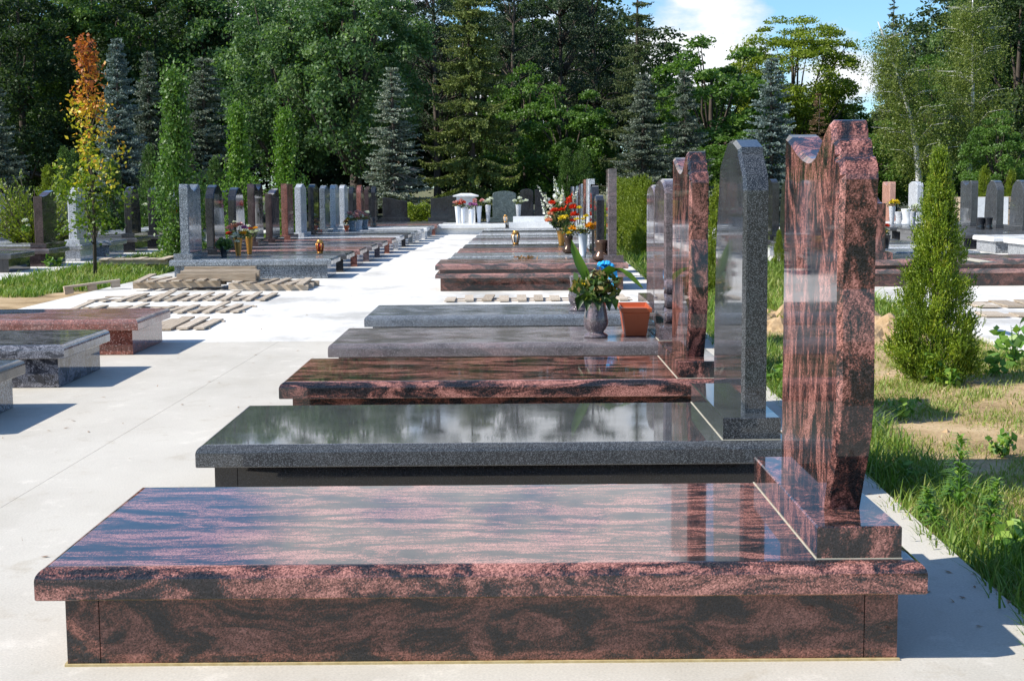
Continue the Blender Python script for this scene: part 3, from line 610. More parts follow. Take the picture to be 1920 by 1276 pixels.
# ------------------------------------------------------------------ vases, lanterns, flowers
def urn(pos, h, r, m, label, kind='urn', name='vase', group=None):
    P = dict(urn=[(.74,0),(.78,.03),(.76,.07),(.54,.11),(.50,.14),(.66,.21),(.78,.30),(.80,.38),(.74,.54),(.66,.70),(.63,.82),(.68,.93),(.74,.985),(.70,1.0),(.56,.98),(.5,.7)],
             bucket=[(.55,0),(.62,.08),(.60,.10),(.92,.96),(1.0,.97),(1.0,1.0),(.9,1.0),(.86,.96),(.55,.12)],
             cone=[(.48,0),(.5,.02),(.74,.6),(.92,.95),(1.0,1.0),(.9,.99),(.6,.5)],
             bottle=[(.50,0),(.9,.06),(1.0,.16),(.92,.28),(.62,.42),(.58,.55),(.68,.85),(.80,1.0),(.7,.99),(.5,.6)],
             tumbler=[(.86,0),(.92,.05),(.72,.3),(.76,.6),(.98,.96),(1.0,1.0),(.88,1.0),(.7,.6)])[kind]
    q = MB(); q.lathe([(a*r, b*h) for a, b in P], n=24)
    return tag(q.build(name, M[m], None, pos), label, 'vase', group)
def bloom(m, c, r, n=46, name='blossom', par=None, flat=.8, up=(0,0,1)):
    d = rdir(n); d[:, 2] = np.abs(d[:, 2])*1.0 - .15; d = nrm(d + np.array(up)*.25)
    C = np.array(c) + d*np.array([r, r, r*flat])*R.uniform(.45,.75,n)[:, None]
    A = nrm(d + R.normal(size=(n,3))*.25)*r*.36; Bv = nrm(np.cross(A, rdir(n)))*r*.22
    return link(name, leafmesh(name, diamonds(C, A, Bv), R.random(n)), M[m], par)
def spike(m, base, tip, r, par, n=60):
    base, tip = np.array(base), np.array(tip); t = R.random(n)**.8
    C = base + (tip-base)*t[:, None] + np.clip(R.normal(size=(n,3)),-1.3,1.3)*r*(1.05-t)[:, None]*.8
    N = rdir(n); A = nrm(np.cross(N, rdir(n)))*r*.85*(1.15-t)[:, None]; Bv = np.cross(N, A)*.75
    return link('flower_spike', leafmesh('flower_spike', diamonds(C, A, Bv), R.random(n)), M[m], par)
def bouquet(pos, label, flowers=(), spikes=(), green=.12, ng=160, gm='bouquet', gz=.05, leaf=.035, group=None):
    o = empty('bouquet', pos, label, 'bouquet', group)
    if ng:
        C = rdir(ng)*(R.random((ng,1))**.5)*np.array([green*.95, green*.95, green*.62]) + np.array([0,0,gz])
        link('foliage', leafmesh('foliage', leaves_at(C, leaf, np.array([0,-.3,.6]), .5), R.random(ng)), M[gm], o)
    q = MB()
    for f in flowers: q.tube([(0,0,-.10),(f[1][0]*.5,f[1][1]*.5,f[1][2]*.4),f[1]], [.004]*3, 4)
    for f in spikes: q.tube([(0,0,-.10),f[1],f[2]], [.005,.005,.003], 4)
    if q.v: q.build('stems', M['weed'] if False else M['bouquet'], o)
    for f in flowers: bloom(f[0], f[1], f[2], f[3] if len(f) > 3 else 46, par=o)
    for f in spikes: spike(f[0], f[1], f[2], f[3], o)
    return o
ZS = .288
v = gp(1118, 634, ZS)
VP = Vector((v.x, v.y+.06, ZS))
urn(VP, .285, .105, 'purple', 'grey stone urn holding wilting leaves, standing on the brownish slab')
o = bouquet(VP+Vector((0,0,.29)), 'wilting bouquet with two broad green leaves in the front stone urn', [('p_dark',(.09,-.05,.05),.035,30),('p_yellow',(-.085,-.06,.07),.022,24),('p_dry',(.03,-.02,.13),.05,40),('p_dry',(-.05,-.03,.11),.045,40),('p_dry',(.08,.0,.07),.04,30)], (), .18, 380, 'bouquet', .05, .052)
def blade(par, pts, ws, m):
    q = MB(); vs = []; fs = []
    for p, w in zip(pts, ws):
        p = Vector(p); vs += [p+Vector((-w*.8,-w*.1,w*.25)), p+Vector((0,.012,-.006)), p+Vector((w*.8,w*.1,-w*.15))]
    for k in range(len(pts)-1):
        for j in range(2): fs.append((3*k+j, 3*k+j+1, 3*k+j+4, 3*k+j+3))
    q.add(vs, fs, True); return q.build('broad_leaf', M[m], par)
blade(o, [(-.0,-.04,-.02),(-.05,-.06,.08),(-.10,-.07,.19),(-.14,-.06,.29),(-.165,-.05,.37)], [.014,.042,.052,.036,.003], 'canna')
blade(o, [(-.0,-.06,-.04),(-.03,-.09,.04),(-.05,-.10,.11),(-.07,-.10,.17)], [.01,.028,.022,.004], 'canna')
blade(o, [(.02,.0,.05),(.07,-.03,.15),(.13,-.05,.185),(.20,-.06,.15),(.27,-.06,.08),(.31,-.06,.045)], [.014,.046,.054,.048,.03,.003], 'canna')
for k in range(5):                               # ivy leaves hanging over the rim
    a = -2.6+.55*k; blade(o, [(.07*math.cos(a),.07*math.sin(a),.01),(.13*math.cos(a),.12*math.sin(a),-.03),(.145*math.cos(a),.13*math.sin(a),-.10)], [.012,.042,.004], 'canna' if k == 4 else 'bouquet')
v2 = gp(1096, 612, ZS); V2 = Vector((v2.x+.02, 11.25+.35, ZS))
urn(V2, .285, .105, 'purple', 'second stone urn half hidden behind the front one')
rb = empty('ribbon_bow', at(1138, 502, 11.3), 'bright blue ribbon bow behind the wilting bouquet', 'ribbon')
for k in range(9):
    a = R.uniform(-.5,3.6); ca, sa = math.cos(a), math.sin(a)*.55; vs = []; rr_ = R.uniform(.05,.085)
    for j in range(9):
        t = j/8*math.pi; u = rr_*math.sin(t); v_ = .030*math.sin(2*t)
        for wd in (-.017,.017): vs.append((-.02+u*ca-v_*sa+wd*.3, wd*1.2-.01*k*.3, u*sa+v_*ca+.01+wd*.7))
    q = MB(); q.add(vs, [(2*j,2*j+1,2*j+3,2*j+2) for j in range(8)], True); q.build('loop', M['ribbon'], rb)
for x0, x1 in ((.02,.045),(.05,.03)):
    q = MB(); vs = []
    for k in range(6):
        t = k/5; w = .026+.012*t; x = x0+(x1-x0)*t+.01*math.sin(6*t); vs += [(x-w,.02*math.sin(5*t)-.03,-.02-.15*t),(x+w,.02*math.cos(4*t)-.04,-.02-.15*t)]
    q.add(vs, [(2*k,2*k+1,2*k+3,2*k+2) for k in range(5)], True); q.build('tail', M['ribbon'], rb)
urn(at(1130, 500, 18.4)*1 if False else Vector((at(1128,480,18.15).x, 18.2, .345)), .27, .115, 'bronze', 'brown bronze vase without flowers on the corner of the two-tiered grave', 'bottle')
# square planter
v = gp(1190, 629, ZS); o = empty('planter', (v.x+.01, v.y+.16, ZS+.001), 'empty orange plastic planter on the brownish slab', 'planter', None, -.02)
def sq(mb, prof):
    vs = []; fs = []
    for hx, hy, z in prof: vs += [(-hx,-hy,z),(hx,-hy,z),(hx,hy,z),(-hx,hy,z)]
    for k in range(len(prof)-1):
        for j in range(4): a = 4*k+j; b = 4*k+(j+1) % 4; fs.append((a,b,b+4,a+4))
    fs.append((3,2,1,0)); n = 4*(len(prof)-1); fs.append((n,n+1,n+2,n+3)); mb.add(vs, fs)
q = MB(); sq(q, [(.066,.20,0),(.070,.205,.004),(.092,.235,.168),(.088,.231,.169),(.066,.20,.02)]); q.build('pot', M['terracotta'], o)
q = MB(); sq(q, [(.0925,.2355,.160),(.102,.245,.164),(.106,.249,.190),(.102,.245,.194),(.094,.237,.194),(.090,.233,.166)]); q.build('rim', M['terracotta'], o)
def lantern(px, py, s, label, glass):
    p = gp(px, py, ZS+.001); o = empty('grave_lantern', p, label, 'lantern', 'grave lanterns')
    q = MB(); q.lathe([(.05*s,0),(.055*s,.02*s),(.045*s,.03*s)], n=12); q.build('foot', M['gold'], o)
    q = MB(); q.lathe([(.043*s,.031*s),(.066*s,.13*s),(.058*s,.18*s)], n=6, smooth=False); q.build('glass', M[glass], o)
    q = MB()
    for k in range(6):
        a = 2*math.pi*k/6; q.tube([(.046*s*math.cos(a),.046*s*math.sin(a),.03*s),(.069*s*math.cos(a),.069*s*math.sin(a),.13*s),(.061*s*math.cos(a),.061*s*math.sin(a),.185*s)], [.009*s]*3, 5)
    q.lathe([(.062*s,.181*s),(.066*s,.195*s),(.05*s,.22*s),(.052*s,.235*s),(.04*s,.24*s)], n=12); q.build('frame', M['gold'], o)
lantern(600, 475, .88, 'gold lantern with red candle on the left row slabs', 'redglass')
lantern(967, 458, 1.0, 'gold lantern with pale candle on the right row slabs', 'clear')
p = gp(927, 418, .28); o_ = lantern(948, 417, .9, 'small gold lantern far back by the rough green headstone', 'clear')
p = gp(988, 486, .345); n = 40
tag(link('dried_flowers', leafmesh('dried_flowers', leaves_at(R.normal(size=(n,3))*np.array([.07,.05,.010])+np.array([0,0,.018]), .045), R.random(n)), M['p_dry'], None, (p.x, p.y+.1, .347)), 'dried brown flowers lying on the two-tiered grave', 'dried flowers')
Y = 24.4; g = Vector((at(1053,458,Y).x, Y, ZS)); urn(g, .26, .09, 'gold', 'gold vase of red and white gladioli in the right row', 'cone')
bouquet(g+Vector((0,0,.26)), 'large bouquet of red and white gladioli in the right row', [('p_red',(.20,-.1,.38),.10,60),('p_red',(.22,-.12,.26),.10,60),('p_red',(-.12,-.1,.33),.09,60),('p_red',(-.16,-.06,.46),.08,50),('p_red',(.0,-.08,.34),.08,50),('p_red',(.13,-.1,.48),.07,40),('p_salmon',(-.22,-.1,.16),.09,50),('p_salmon',(-.2,-.1,.28),.07,40),('p_red',(.19,-.1,.16),.07,40)],
  [('p_white',(-.14,0,.35),(-.42,.0,.78),.05),('p_white',(-.05,.02,.45),(-.13,.0,.92),.055),('p_white',(0,.02,.40),(.02,.0,.76),.05),('p_white',(-.22,0,.20),(-.36,0,.56),.045),('p_white',(.12,.02,.40),(.30,0,.74),.05),('p_red',(.08,0,.4),(.20,0,.66),.05)], .26, 200, 'bouquet', .2, .05)
Y = 21.6; g = Vector((at(1066,473,Y).x, Y, ZS)); urn(g, .27, .095, 'bronze', 'dark brown vase of yellow flowers in the right row', 'bottle')
bouquet(g+Vector((0,0,.27)), 'yellow flowers with much green in the dark brown vase', [('p_yellow',(-.09,0,.25),.08,60),('p_yellow',(-.03,0,.28),.05,40),('p_yellow',(.06,0,.05),.05,40),('p_pink',(.02,-.02,.11),.06,40)], (), .16, 160, 'bouquet', .1, .05)
Y = 20.4; g = Vector((at(1093,480,Y).x, Y, ZS)); urn(g, .34, .075, 'whiteplastic', 'tall white plastic flower bucket in the right row', 'bucket')
bouquet(g+Vector((0,0,.34)), 'white and golden chrysanthemums in the white bucket', [('p_orange',(-.14,-.02,.06),.075,70),('p_white',(-.03,-.06,.07),.075,70),('p_orange',(.09,-.03,.09),.09,80),('p_orange',(.13,.0,.06),.06,50),('p_yellow',(-.09,0,.20),.05,40),('p_yellow',(.05,0,.24),.05,40),('p_yellow',(-.05,.02,.36),.05,40),('p_yellow',(.0,.0,.2),.04,40),('p_yellow',(-.2,0,.0),.05,40),('p_white',(0,0,.15),.05,40)], (), .13, 120, 'bouquet', .05, .04)
# left row flowers
Y = 21.7; g = Vector((at(447,478,Y).x, Y, ZS)); urn(g, .27, .075, 'gold', 'nearer of the two gold vases in the left row', 'cone')
bouquet(g+Vector((0,0,.27)), 'pink, red and orange silk flowers in the nearer gold vase', [('p_pink',(-.12,-.03,.14),.07,50),('p_salmon',(-.04,-.04,.17),.08,50),('p_pink',(.04,-.02,.19),.07,50),('p_violet',(.11,-.03,.14),.07,50),('p_red',(-.13,-.02,.06),.06,50),('p_white',(-.01,-.08,.02),.09,60),('p_white',(.0,-.08,-.06),.05,40),('p_orange',(.09,-.06,.06),.07,50),('p_white',(-.04,0,.24),.04,30)], (), .14, 120)
Y = 22.1; g = Vector((at(468,474,Y).x, Y, ZS)); urn(g, .27, .07, 'gold', 'farther of the two gold vases in the left row', 'cone')
bouquet(g+Vector((0,0,.27)), 'white and blue silk flowers in the farther gold vase', [('p_white',(-.05,-.03,.10),.06,50),('p_white',(.04,-.03,.06),.06,50),('p_white',(.13,-.02,.08),.06,50),('p_orange',(.10,-.02,.13),.05,40),('p_white',(-.01,.0,.16),.05,40),('p_red',(.02,.0,.12),.04,40)], (), .15, 120)
Y = 21.3; g = Vector((at(420,476,Y).x, Y, ZS)); urn(g, .16, .07, 'blackplastic', 'small black pot of dark leaves beside the gold vases', 'bucket')
bouquet(g+Vector((0,0,.16)), 'dark leafy plant with tiny white blossoms beside the gold vases', [('p_white',(.02,-.07,-.02),.03,30),('p_white',(.07,-.06,-.07),.025,30),('p_white',(-.02,-.05,.08),.02,30)], (), .15, 260, 'leaf_dark', .03, .05)
for j, (px, py, h, r, m, kd, lb) in enumerate([(661,433,.24,.10,'grey','tumbler','grey vase of pink flowers nearest the red pot'),(673,431,.24,.10,'lightgrey','tumbler','pale vase in the middle of the grey vase group'),(684,430,.24,.10,'bluegrey','tumbler','steel grey vase right in the grey vase group'),(700,425,.24,.10,'dark','tumbler','black vase without flowers far back in the left row'),(650,432,.12,.075,'terracotta','bucket','small terracotta pot with dry plant in the left row')]):
    p = gp(px, py, ZS); urn(p, h, r, m, lb, kd)
    if j < 3: bouquet(p+Vector((0,0,h)), ['pink and yellow flowers in the grey vase','pink and white flowers in the pale vase','white and blue flowers in the steel grey vase'][j], [(random.choice(['p_pink','p_white']),(R.normal()*.08,-.03,.06+.14*R.random()),.08,50) for _ in range(6)] + ([('p_yellow',(-.1,-.03,.03),.07,40)] if j == 0 else []), (), .16, 120)
    if j == 4: bouquet(p+Vector((0,0,h)), 'dry brown plant in the small terracotta pot', [('p_dry',(0,0,.08),.09,50)], (), .1, 60)
# row beyond the autumn tree
p = gp(256, 440, .30); urn(p, .30, .10, 'blackplastic', 'dark pot of red geraniums between two dark headstones', 'bucket')
bouquet(p+Vector((0,0,.30)), 'red geraniums with green leaves between two dark headstones', [('p_red',(.0,-.03,.30),.11,70),('p_red',(-.08,-.03,.22),.08,50),('p_white',(.22,-.02,.36),.06,40)], (), .2, 200, 'leaf_bright', .12, .06)
bouquet(at(47, 415, 25.2), 'white flowers at the left of the broad brown headstone', [('p_white',(0,0,0),.075,70),('p_white',(.05,0,-.08),.05,50)], (), .1, 60, 'leaf_bright', -.12, .05)
bouquet(at(332, 400, 26), 'orange and yellow flowers beside the dark green columnar tree', [('p_orange',(0,0,0),.09,60),('p_red',(.10,0,.03),.07,50),('p_yellow',(-.06,0,.02),.06,40)], (), .12, 60)
# end row flowers
for j, (px, py, D, m, lb) in enumerate([(868,386,40.9,'p_red','red flowers in white vases before the white stele'),(884,388,40.9,'p_violet','violet flowers in white vases before the white stele'),(898,382,41,'p_pink','pink flowers right of the white stele'),(915,380,41,'p_white','cream flowers between the white stele and the rough headstone'),(972,379,41,'p_white','cream flowers right of the rough headstone'),(858,383,40.9,'p_pink','pink flowers at the left of the white stele'),(1673,382,35,'p_yellow','yellow flowers left of the salmon headstone'),(1712,392,34,'p_white','white flowers with leaves right of the salmon headstone')]):
    p = at(px, py, D); zb = .275; urn((p.x, p.y, zb), max(.15, p.z-zb-.06), .09, 'whiteplastic' if j in (0,1,2,5) else 'lightgrey', lb.replace('flowers', 'flower vase', 1).replace('vase in white vases', 'vase'), 'cone')
    bouquet((p.x, p.y, p.z-.05), lb, [(m,(R.normal()*.08,-.03,.05+.1*R.random()),.09,50) for _ in range(4)], (), .16, 110)
urn(gp(1687, 419, .29), .30, .14, 'lightgrey', 'smaller pale stone vase before the salmon headstone', 'tumbler'); urn(gp(1701, 420, .29), .38, .16, 'white', 'larger white stone vase before the salmon headstone', 'tumbler')
urn(gp(1838, 431, .29), .27, .11, 'dark', 'black stone vase nearer the thuja on the far right', 'tumbler'); urn(gp(1853, 431, .29), .27, .11, 'dark', 'black stone vase before the dark gabled headstone on the far right', 'tumbler')
p = gp(1660, 466, .345); urn(p, .2, .08, 'blackplastic', 'black pot with one red flower right of the nearest headstone', 'bucket'); bouquet(p+Vector((0,0,.2)), 'single red flower in the black pot right of the nearest headstone', [('p_red',(0,-.03,.13),.06,50)], (), .08, 60)
# ------------------------------------------------------------------ trees: each prototype is (trunk mesh, crown mesh, height)
def jit(p, s): return Vector((p[0]+R.normal()*s, p[1]+R.normal()*s, p[2]+R.normal()*s))
def trunk_tube(q, H, r0, lean=0, n=9, top=.86):
    ph = R.uniform(0, 6.28); P = []
    for k in range(n):
        t = k/(n-1)*top; P.append(Vector((lean*t*H+.012*H*math.sin(3.1*t+ph)*t, .010*H*math.cos(4*t+ph)*t, t*H)))
    q.tube(P, [r0*(1.25 if k == 0 else 1)*(1-.86*k/(n-1))+.01 for k in range(n)], 9); return P
def deciduous(H, hb, Rr, nl, per, leaf, mat, r0=.22, flat=.75, rl=(.16,.30), up=.45, top=1.0, bark='bark', limbs=16):
    C0 = np.array([0,0,(H+hb)/2]); D = rdir(nl); rr = R.uniform(.25,1,nl)**.45
    C = C0 + D*np.array([Rr,Rr,(H-hb)/2])*rr[:, None]
    if top != 1.0:                                # broaden upward (umbrella) or downward
        t = np.clip((C[:, 2]-hb)/(H-hb), 0, 1); C[:, :2] *= (1+(top-1)*(t-.5)*2)[:, None]
    lr = Rr*R.uniform(rl[0], rl[1], nl)
    n = nl*per; cd = nrm(C-C0+np.array([0,0,.01])); u = nrm(rdir(n) + np.repeat(cd,per,0)*.55 + np.array([0,0,up]))
    P = np.repeat(C,per,0) + u*(np.repeat(lr,per)*R.uniform(.45,1.12,n))[:, None]*np.array([1,1,flat])
    Q = leaves_at(P, leaf, u, .5); tone = np.clip(np.repeat(R.random(nl)*.5,per) + R.random(n)*.55, 0, 1)
    cm = leafmesh('crown', Q, tone); cm.materials.append(M[mat])
    q = MB(); T = trunk_tube(q, H, r0)
    for i in np.argsort(-rr)[:limbs]:
        c = Vector(C[i]); k = min(len(T)-2, max(2, int((c.z*.55)/(H*.86)*(len(T)-1)))); s = T[k]
        q.tube([s, jit(s.lerp(c,.4)+Vector((0,0,-.04*H)), .08), jit(s.lerp(c,.75), .08), c], [r0*.36, r0*.26, r0*.16, .015], 5)
    tm = q.mesh('trunk'); tm.materials.append(M[bark]); return tm, cm, H
def spruce(H, hb, Rr, dz, nb, mat, hang=0.0, sag=-.2, tip=.15, r0=.2, tw=.30, W=.035, m=7, shape=.85, per=.20, gap=.0, side=1.0, bare=0.0):
    P=[];D=[];L=[];tn=[]; q = MB(); trunk_tube(q, H, r0, top=.99); z = hb
    while z < H-.05:
        t = (z-hb)/(H-hb); ln0 = Rr*((1-t)**shape) + .06
        for k in range(nb):
            if R.random() < gap: continue
            az = R.uniform(0, 2*math.pi); ln = ln0*R.uniform(.62,1.15); a = np.array([math.cos(az), math.sin(az), 0]); pr = np.array([-a[1], a[0], 0])
            zz = z + R.uniform(-.5,.5)*dz; ns = max(3, int(ln/per)); bt = R.random()*.5
            f = lambda u: np.array([0,0,zz]) + a*ln*u + np.array([0,0,ln*(sag*u + tip*u*u*u)])
            if ln > .5: q.tube([f(0), f(.5), f(.95)], [.02+.012*ln*.6, .014, .005], 4)
            for j in range(ns):
                u = (j+.6)/ns
                if u < bare*(1-t): continue
                b = f(u); dr = nrm(f(min(u+.05,1.05))-f(u)); l = tw*ln**.5*(1.1-u)*side + .10
                for sg in (-1, 1):
                    P.append(b); D.append(nrm(dr*.75 + pr*sg*.8 + np.array([0,0,-.12+R.normal()*.12]))); L.append(l*R.uniform(.7,1.25)); tn.append(bt+u*.35)
                P.append(b); D.append(nrm(dr + R.normal(size=3)*.1)); L.append(max(ln/ns*1.3,.12)); tn.append(bt+u*.35)
                if hang:
                    for _ in range(2 if ln > 1 else 1):
                        P.append(b+pr*R.normal()*.10*ln**.5); D.append(nrm(np.array([0,0,-1.0]) + R.normal(size=3)*.12)); L.append(hang*R.uniform(.35,1.2)*min(1,ln*.8)); tn.append(bt+.1)
        z += dz*R.uniform(.8,1.2)
    P,D,L = np.array(P),np.array(D),np.array(L); Q = expand(P, D, L, np.full(len(P), W), m)
    cm = leafmesh('crown', Q, np.clip(np.repeat(np.array(tn), m)+R.random(len(Q))*.35-.1, 0, 1)); cm.materials.append(M[mat])
    tm = q.mesh('trunk'); tm.materials.append(M['bark']); return tm, cm, H
def norway(H, hb, Rr, dz, nb, mat, hang=.7, shape=.55, tw=.42, W=.042):
    P=[];D=[];L=[];tn=[]; q = MB(); trunk_tube(q, H, .2, top=.99); z = hb
    while z < H-.1:
        t = (z-hb)/(H-hb); ln0 = Rr*(1-t)**shape*R.uniform(.82,1.08)+.08; a0 = R.uniform(0,6.28)
        for k in range(nb):
            if R.random() < .10: continue
            az = a0+6.28*k/nb+R.normal()*.16; ln = ln0*R.uniform(.72,1.12); a = np.array([math.cos(az), math.sin(az), 0]); pr = np.array([-a[1], a[0], 0])
            zz = z+R.normal()*.07; sg0 = R.uniform(.22,.40)*(1-.55*t); f = lambda u: np.array([0,0,zz+.12*ln])+a*ln*u+np.array([0,0,ln*(.05*u-sg0*2.1*u*u+sg0*1.45*u**4)])
            q.tube([f(0), f(.35), f(.7), f(1)], [.035,.024,.014,.004], 4); bt = R.random()*.4
            for u in np.arange(.10, 1.04, .11/max(ln,.3)):
                b = f(u); dr = nrm(f(u+.04)-f(u)); wd = tw*ln**.5*max(.12,(1.12-u))*min(1,u*2.2+.25)
                for sg in (-1,1):
                    P.append(b); D.append(nrm(dr*.7+pr*sg+np.array([0,0,-.22+R.normal()*.08]))); L.append(wd*R.uniform(.7,1.2)); tn.append(bt+.45*u)
                    P.append(b+pr*sg*wd*R.uniform(.05,.6)); D.append(nrm(np.array([0,0,-1.])+R.normal(size=3)*.14)); L.append(hang*R.uniform(.2,.8)*min(1,ln*.7)*(1.05-.5*u)); tn.append(bt+R.random()*.25)
                P.append(b); D.append(dr); L.append(.2); tn.append(bt+.5*u)
        z += dz*R.uniform(.8,1.2)*(1-.35*t)
    P,D,L = np.array(P),np.array(D),np.array(L); Q = expand(P, D, L, np.full(len(P), W), 7)
    cm = leafmesh('crown', Q, np.clip(np.repeat(np.array(tn),7)+R.random(len(Q))*.35-.1,0,1)); cm.materials.append(M[mat])
    tm = q.mesh('trunk'); tm.materials.append(M['bark']); return tm, cm, H
def pine(H, hb, Rr, nc, mat='pine', r0=.2):
    q = MB(); T = trunk_tube(q, H, r0, top=.95); P=[];D=[];L=[]
    for _ in range(nc):
        t = R.uniform(0,1); z = hb+(H-hb)*t; az = R.uniform(0,6.28); ln = Rr*R.uniform(.35,1)*(1-.55*t)
        c = np.array([ln*math.cos(az), ln*math.sin(az), z+.10*ln]); k = min(len(T)-1, int(z/(H*.95)*(len(T)-1)))
        q.tube([T[k]-Vector((0,0,.2)), jit(Vector(c)*.5+T[k]*.5, .1), Vector(c)], [.045,.03,.012], 4)
        n = 70; d = nrm(rdir(n)+np.array([0,0,.35])); off = rdir(n)*R.random((n,1))*np.array([.75,.75,.28])*R.uniform(.6,1.2)
        P.append(c+off); D.append(d); L.append(R.uniform(.12,.28,n))
    P,D,L = np.concatenate(P),np.concatenate(D),np.concatenate(L); Q = expand(P,D,L,np.full(len(P),.03),4)
    cm = leafmesh('crown', Q, R.random(len(Q))); cm.materials.append(M[mat]); tm = q.mesh('trunk'); tm.materials.append(M['bark']); return tm, cm, H
def birch(H, hb, Rr, nl, r0=.12, lean=0.0, strand=1.3):
    q = MB(); P=[];D=[];L=[];n_=11; T=[]
    for k in range(n_): t = k/(n_-1); T.append(Vector((lean*H*t*t+.10*math.sin(5*t), .06*math.cos(6*t), t*H*.97)))
    q.tube(T, [r0*(1-.88*k/(n_-1))+.006 for k in range(n_)], 8)
    for _ in range(nl):
        t = R.uniform(.18,1)**.8; z = hb+(H-hb)*t*.97; az = R.uniform(0,6.28); ln = Rr*R.uniform(.45,1.05)*(1.05-.65*t**2)
        s = T[min(n_-1, int(max(z-.12*ln,0)/(H*.97)*(n_-1)))]; e = s + Vector((ln*math.cos(az), ln*math.sin(az), .38*ln))
        mid = s.lerp(e,.5)+Vector((0,0,.16*ln)); q.tube([s,mid,e], [.018,.010,.003], 4)
        for j in range(int(26*ln/1.5)+8):
            u = R.uniform(.15,1.05); b = s.lerp(mid,u*2) if u < .5 else mid.lerp(e,u*2-1)
            P.append(np.array(b)+R.normal(size=3)*.22); D.append(nrm(np.array([math.cos(az)*.15,math.sin(az)*.15,-1])+R.normal(size=3)*.16)); L.append(strand*R.uniform(.25,1)*(1 if z > 3 else .6))
    P,D,L = np.array(P),np.array(D),np.array(L); m = 13; n = len(P)*m
    t = R.random((len(P),m)); C = (P[:,None]+D[:,None]*(L[:,None]*t)[...,None]).reshape(-1,3)+R.normal(size=(n,3))*.05
    C[:,2] = np.maximum(C[:,2], .5)
    cm = leafmesh('crown', leaves_at(C,.062,np.array([-.3,-.3,.5]),.5), np.clip(np.repeat(R.random(len(P))*.5,m)+R.random(n)*.5,0,1)); cm.materials.append(M['leaf_birch'])
    tm = q.mesh('trunk'); tm.materials.append(M['birchbark']); return tm, cm, H
def cone_thuja(H, Rr, tufts, per, L, W, m, mat, round_=.75, base=.04, ragged=.14):
    t = R.random(tufts)**1.15; az = R.uniform(0,6.28,tufts); prof = lambda t: Rr*np.minimum(1,(1-t)**round_*1.05)*np.minimum(1,.72+t*2.2)+.015
    rad = prof(t)*(R.uniform(.62,1.0,tufts)+R.normal(size=tufts)*ragged*.5)
    C = np.stack([rad*np.cos(az), rad*np.sin(az), base+t*(H-base)*.97], 1)
    out = np.stack([np.cos(az), np.sin(az), np.zeros(tufts)], 1); sz = R.uniform(.7,1.35,tufts)*(1.1-.55*t)
    n = tufts*per; o = np.repeat(out,per,0); D = nrm(o*.55+np.array([0,0,.85])+R.normal(size=(n,3))*.42)
    P = np.repeat(C,per,0)+R.normal(size=(n,3))*(np.repeat(sz,per)*L*.5)[:,None]
    Ln = L*R.uniform(.5,1.2,n)*np.repeat(sz,per); Q = expand(P,D,Ln,np.full(n,W),m)
    tone = np.clip(np.repeat(np.repeat(R.random(tufts)*.5,per)+R.random(n)*.3,m)+R.random(n*m)*.25,0,1)
    cm = leafmesh('crown', Q, tone); cm.materials.append(M[mat])
    q = MB(); q.tube([(0,0,0),(.01,0,H*.4),(0,.01,H*.9)], [Rr*.10,Rr*.07,.006], 6); tm = q.mesh('trunk'); tm.materials.append(M['bark']); return tm, cm, H
def columnar(H, hb, Rr, nl, per, leaf, mat, autumn=False, r0=.03, airy=1.0):
    t = R.random(nl); az = R.uniform(0,6.28,nl); rad = Rr*R.uniform(.15,1,nl)*np.where(t < .45, .8+.5*np.sin(t*3.5), 1.25-1.05*t)
    C = np.stack([rad*np.cos(az), rad*np.sin(az), hb+t*(H-hb)], 1); n = nl*per
    P = np.repeat(C,per,0)+R.normal(size=(n,3))*np.array([.10,.10,.13])*airy*Rr/.42
    kp = (R.random(n) < np.where(np.repeat(t,per) > .5, .5, .95)) if autumn else np.ones(n, bool)
    tone = np.clip(np.repeat(t,per)*1.12-.16+R.normal(size=n)*.12+np.repeat(R.normal(size=nl)*.10,per),0,1) if autumn else np.clip(np.repeat(R.random(nl)*.5,per)+R.random(n)*.5,0,1)
    P, tone = P[kp], tone[kp]
    cm = leafmesh('crown', leaves_at(P,leaf,np.array([-.3,-.3,.6]),.5), tone); cm.materials.append(M[mat])
    q = MB(); q.tube([(0,0,-.05),(.02,0,H*.3),(-.01,.02,H*.65),(0,0,H*.96)], [r0,r0*.8,r0*.5,.005], 7)
    for i in range(0, nl, 3):
        z = max(hb*.8, C[i][2]-.45); q.tube([(0,0,z),Vector(C[i])*.6+Vector((0,0,z*.4)),C[i]], [r0*.35,r0*.22,.004], 4)
    tm = q.mesh('trunk'); tm.materials.append(M['bark']); return tm, cm, H
PROTO = {}
def plant(kind, px, D, ytop, label, cat='tree', name='tree', ws=1.0, group=None, rz=None, ybase=None):
    tm, cm, H0 = PROTO[kind]; x = at(px, 350, D).x; H = at(px, ytop, D).z + .05; k = H/H0
    o = empty(name, (x, D, -.05), label, cat, group, R.uniform(0,6.28) if rz is None else rz)
    for nm, me in (('trunk', tm), ('crown', cm)):
        c = bpy.data.objects.new(nm, me); COL.objects.link(c); c.parent = o; c.scale = (k*ws, k*ws, k)
    return o
PROTO['oakA'] = deciduous(11, 2.4, 3.1, 170, 210, .135, 'leaf_oak', .30)
PROTO['decA'] = deciduous(12, 1.2, 3.3, 190, 190, .14, 'leaf_dark', .26)
PROTO['decB'] = deciduous(11, 1.0, 2.7, 150, 200, .135, 'leaf_dark', .22, rl=(.18,.34))
PROTO['decM'] = deciduous(8, .6, 2.5, 150, 190, .13, 'leaf_mid', .18, rl=(.15,.28))
PROTO['locust'] = deciduous(9.5, 3.6, 2.7, 190, 200, .10, 'leaf_locust', .20, flat=.55, rl=(.17,.32), up=.6, top=1.05, limbs=26)
PROTO['norway'] = norway(12, .8, 3.1, .82, 9, 'norway', .8, W=.055)
